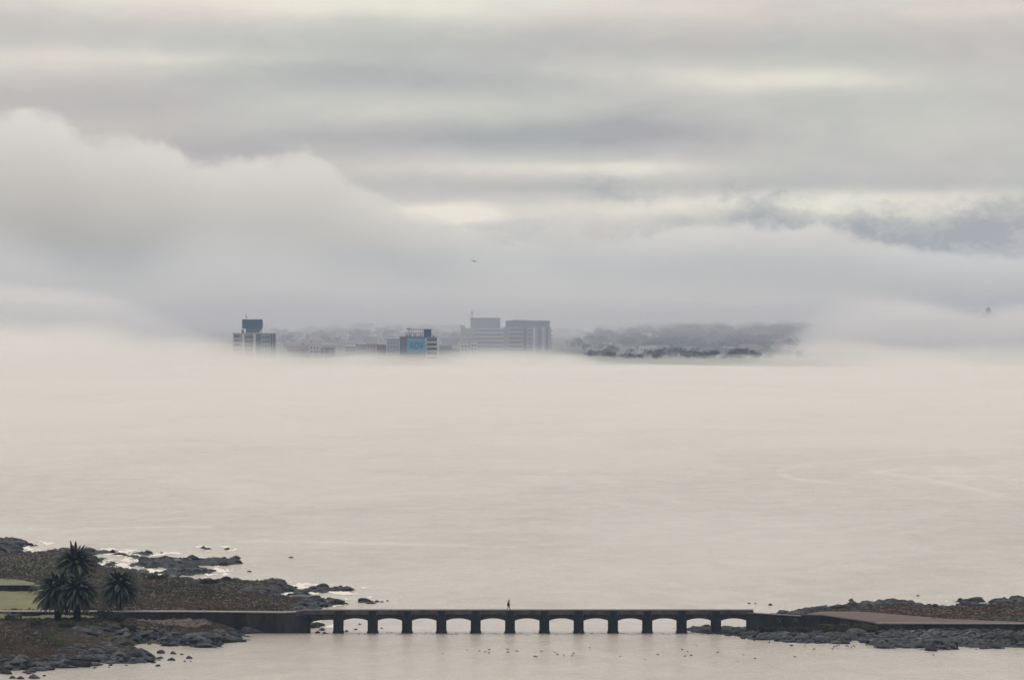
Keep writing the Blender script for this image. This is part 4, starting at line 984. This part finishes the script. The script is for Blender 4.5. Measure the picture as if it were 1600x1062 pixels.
# --- smaller city blocks
def block(px0, px1, row, Y, wall, label, roof='wall_dark', cols=3, rows_=2, name='city_building', group=None, roof_h=1.5, pitched=False):
    T = Tower(name, 'building', label, (px0+px1)/2, Y, group)
    T.box('wall', px0, px1, row, 700, M[wall], 0, 10); T.box('roof', px0-.4, px1+.4, row-roof_h, row-.02, M[roof], -.3, 10.6)
    T.windows(px0+1, px1-1, cols, row+1.5, row+1.5+6.3*rows_, rows_, 1.1, 1.3)
    return T
t1_ = block(719.5, 731, 536, 4380, 'white_wall', 'small white block in front of the grey tower, left half', 'wall_pale', 2, 3, roof_h=1)
t2_ = block(735, 746, 534.5, 4385, 'white_wall', 'small white block in front of the grey tower, right half', 'wall_pale', 2, 3, roof_h=1)
block(483, 500, 538.5, 4300, 'white_wall', 'small flat white building alone between the leftmost tower and the city', 'wall_pale', 3, 2, roof_h=1)
T = block(589, 603, 539, 4280, 'pinkish', 'house with a dark red upper storey and a white stack behind', 'brick_red', 3, 2, roof_h=.6)
T.box('upper_storey', 588.7, 603.3, 538.9, 548, M['brick_red'], -.35, .3); T.box('white_stack', 589.5, 593, 524, 538.3, M['white_wall'], 6, 3); T.box('white_stack', 597, 600, 524.5, 538.3, M['white_wall'], 6, 3); T.box('crossbar', 589.5, 600, 523.6, 525, M['white_wall'], 6.1, 2.5)
block(604, 624, 531, 4420, 'wall_mid', 'grey flat building touching the left side of the lettered tower', 'wall_grey', 4, 3)
block(540, 556, 543, 4330, 'pinkish', 'pinkish low house, leftmost of the row left of the red house', 'wall_grey', 3, 2)
block(557, 572, 540, 4350, 'wall_mid', 'grey low house in the middle of the row left of the red house', 'wall_grey', 3, 2)
block(573, 588, 537, 4350, 'pinkish', 'pinkish house just left of the red house', 'wall_pale', 3, 2)
block(508, 522, 545, 4290, 'wall_mid', 'small grey house right of the flat white building', 'wall_dark', 2, 1)
block(686, 706, 540, 4400, 'wall_mid', 'grey block between the lettered tower and the white blocks', 'wall_pale', 4, 3)
block(706, 717, 545, 4380, 'pinkish', 'small pinkish block beside the white blocks', 'wall_pale', 2, 2)
block(545, 580, 527, 5000, 'wall_grey', 'long grey building showing faintly above the row of low houses', 'wall_grey', 6, 2)
block(690, 716, 529, 4900, 'wall_grey', 'faint grey building behind, between the lettered tower and the mast tower', 'wall_grey', 5, 2)
block(448, 468, 541, 4500, 'wall_mid', 'faint low building right of the leftmost tower', 'wall_pale', 4, 1)
block(1139, 1169, 544.6, 4330, 'wall_grey', 'low shed with a long bright white roof among the far trees', 'white_wall', 6, 1, name='long_shed', roof_h=1.6)
block(1098, 1116, 545.2, 4340, 'wall_mid', 'shorter shed with a pale roof left of the white roofed one', 'wall_pale', 4, 1, name='long_shed', roof_h=1.4)
block(1130, 1156, 530.5, 4900, 'wall_dark', 'long dark flat building above the white roofed shed', 'wall_mid', 6, 2, name='long_shed')
block(1158, 1176, 529, 4920, 'brick_red', 'reddish building beside the long dark flat one', 'wall_mid', 4, 2)
block(1178, 1226, 528.5, 4950, 'wall_grey', 'longest flat grey building, right of the reddish one', 'wall_mid', 9, 2, name='long_shed')
block(1043, 1058, 527.5, 5050, 'pinkish', 'pink building above the dark far trees', 'wall_pale', 3, 2)
block(1060, 1072, 528, 5080, 'white_wall', 'white building right of the pink one above the dark far trees', 'wall_pale', 3, 2)
block(1000, 1016, 531, 5000, 'wall_mid', 'pale building left of the pink one above the far trees', 'wall_pale', 3, 1)
# hilltop tower far right
T = Tower('hilltop_tower', 'tower', 'faint stepped tower on the hill at the far right', 1545, 5060)
T.box('base', 1531, 1559, 493.5, 700, M['wall_dark'], 0, 14); T.box('step', 1536, 1554, 489.5, 493.48, M['wall_dark'], 2, 10); T.box('shaft', 1541.5, 1549, 483, 489.48, M['wall_dark'], 4, 6); T.box('lantern', 1543, 1547.5, 480.5, 482.98, M['wall_dark'], 5, 3); T.windows(1533, 1557, 6, 495, 498, 1, 1.2, 1.2)
# ------------------------------------------------------------------ small houses
def house_proto(kind):
    w_, d_, h_ = ((9,9,4.5),(12,8,3.5),(7,8,6.5),(15,9,3.8))[kind]; wm = M[('wall_pale','pinkish','white_wall','wall_mid')[kind]]; rm = M[('brick_red','wall_dark','wall_grey','brick_red')[kind]]
    root = empty('house'); boxo('wall', (-w_/2,0,-2), (w_/2,d_,h_), wm, root)
    if kind in (0, 3):
        V = [(-w_/2-.4,-.4,h_+.01),(w_/2+.4,-.4,h_+.01),(w_/2+.4,d_+.4,h_+.01),(-w_/2-.4,d_+.4,h_+.01),(-w_/2-.4,d_/2,h_+2.2),(w_/2+.4,d_/2,h_+2.2)]
        link('roof', mesh_from('roof', V, [(0,1,5,4),(2,3,4,5),(0,4,3),(1,2,5),(3,2,1,0)]), rm, root)
    else: boxo('roof', (-w_/2-.3,-.3,h_+.01), (w_/2+.3,d_+.3,h_+.5), rm, root)
    for i in range(3):
        o = boxo('window', (-.6,-.07,-.6), (.6,-.01,.6), M['glass'], root); o.location = ((i-1)*w_*.3, 0, h_*.55)
    return root
protos = [house_proto(k) for k in range(4)]; used_ = [False]*4
HL = ['small pale house with a pitched red roof lost among the far trees','low pinkish house with a flat dark roof lost among the far trees','small white two storey house lost among the far trees','wide low grey house with a red roof lost among the far trees']
r = random.Random(77)
for q in range(56):
    k = r.randrange(4); px = r.choice([r.uniform(435, 625), r.uniform(868, 1290), r.uniform(868, 1290)]); Y = r.uniform(4450, 5500)
    if q < 4: k = q
    if 355 < px < 440 or 615 < px < 868: continue
    o = protos[k] if not used_[k] else copy_tree(protos[k]); used_[k] = True
    o.location = (px2x(px, Y), Y, float(far_z(px, Y))); o.rotation_euler = (0, 0, r.uniform(-.35, .35)); put(o, HL[k], 'house', 'small houses among the far trees')
for k in range(4):
    if not used_[k]: bpy.data.objects.remove(protos[k])
# ------------------------------------------------------------------ far trees
M['far_leaf'] = mottled('far_leaf', (.6,.6,.6), (1.3,1.3,1.3), .3, .9, 0, attr='tint')
def clump(r, h, w_, n, c0):
    Vs, Cs = [], []
    lob = [(r.gauss(0,.28)*w_, r.gauss(0,.28)*w_, r.uniform(.45,.85)*h, r.uniform(.22,.36)*w_) for _ in range(7)]
    for _ in range(n):
        lx, ly, lz, lr = lob[r.randrange(7)]; d = Vector((r.gauss(0,1), r.gauss(0,1), r.gauss(0,1))).normalized()*lr*r.uniform(.5,1.1)
        p = Vector((lx, ly, lz))+d; u = Vector((r.gauss(0,1), r.gauss(0,1), r.gauss(0,1))).normalized(); v = u.orthogonal().normalized(); s = r.uniform(.4,.85)
        Vs.append([p+u*s, p+v*s*.7, p-u*s, p-v*s*.7]); Cs.append(c0*r.uniform(.6,1.4))
    return np.array(Vs), Cs
r = random.Random(31)
variants = []
for k in range(5):
    V, C = clump(r, r.uniform(7,10), r.uniform(7,10), 220, np.array((.028,.036,.036)) if k % 2 else np.array((.040,.044,.042))); variants.append((V, C))
tree_me = []
for V, C in variants:
    n = len(V); me = tri_mesh('crown', [V.reshape(-1,3)], [np.arange(n*4).reshape(-1,4)], cols=[np.repeat(np.array(C), 4, 0)]); me.materials.append(M['far_leaf']); tree_me.append(me)
bm = bmesh.new(); bmesh.ops.create_cone(bm, segments=7, radius1=.35, radius2=.18, depth=6, cap_ends=True); trm = bpy.data.meshes.new('trunk'); bm.to_mesh(trm); bm.free(); trm.materials.append(M['trunk'])
for q in range(70):
    px = r.triangular(885, 1290, 1060); Y = r.uniform(4190, 4460)+max(0, 960-px)*.6; z = float(far_z(px, Y)); k = r.randrange(5)
    o = put(empty('tree', (px2x(px, Y), Y, z), r.uniform(0,6.28)), 'dark round tree in the front row of the far shore wood', 'tree', 'front row of trees on the far shore')
    c = bpy.data.objects.new('crown', tree_me[k]); COL.objects.link(c); c.parent = o; t_ = bpy.data.objects.new('trunk', trm); COL.objects.link(t_); t_.parent = o; t_.location = (0,0,2.4); s = r.uniform(.5,.85); o.scale = (s*1.2,s*1.2,s)
def wood(name, n, f, seed, label, smax=1.1):
    r = random.Random(seed); Vs, Cs = [], []
    for _ in range(n):
        px, Y = f(r); z = float(far_z(px, Y)); V, C = variants[r.randrange(5)]; s = r.uniform(.55, smax); a_ = r.uniform(0, 6.28)
        sel = V; v = sel.reshape(-1,3)*s; v = np.stack([v[:,0]*math.cos(a_)-v[:,1]*math.sin(a_), v[:,0]*math.sin(a_)+v[:,1]*math.cos(a_), v[:,2]], 1)*np.array([1.3,1.3,1])+np.array([px2x(px,Y), Y, z-.5])
        Vs.append(v); Cs.append(np.repeat(np.array(C)*r.uniform(.7,1.3), 4, 0))
    Fs = [np.arange(len(v)).reshape(-1,4) for v in Vs]
    put(link(name, tri_mesh(name, Vs, Fs, cols=Cs), M['far_leaf']), label, kind='stuff')
wood('far_wood', 430, lambda r: (r.triangular(880, 1290, 1080), r.uniform(4600, 5450)), 1, 'dark mass of far woods right of the towers')
wood('far_wood', 160, lambda r: (r.uniform(400, 735), r.uniform(4900, 5400)), 2, 'faint grey woods behind the low houses and towers', 1.0)
wood('far_wood', 55, lambda r: (r.gauss(1240, 38), r.uniform(4900, 5400)), 3, 'dark wooded knoll at the right end of the far woods', 1.2)
wood('far_wood', 40, lambda r: (r.uniform(1300, 1480), r.uniform(4900, 5200)), 4, 'faint woods veiled in mist at the far right', 1.0)
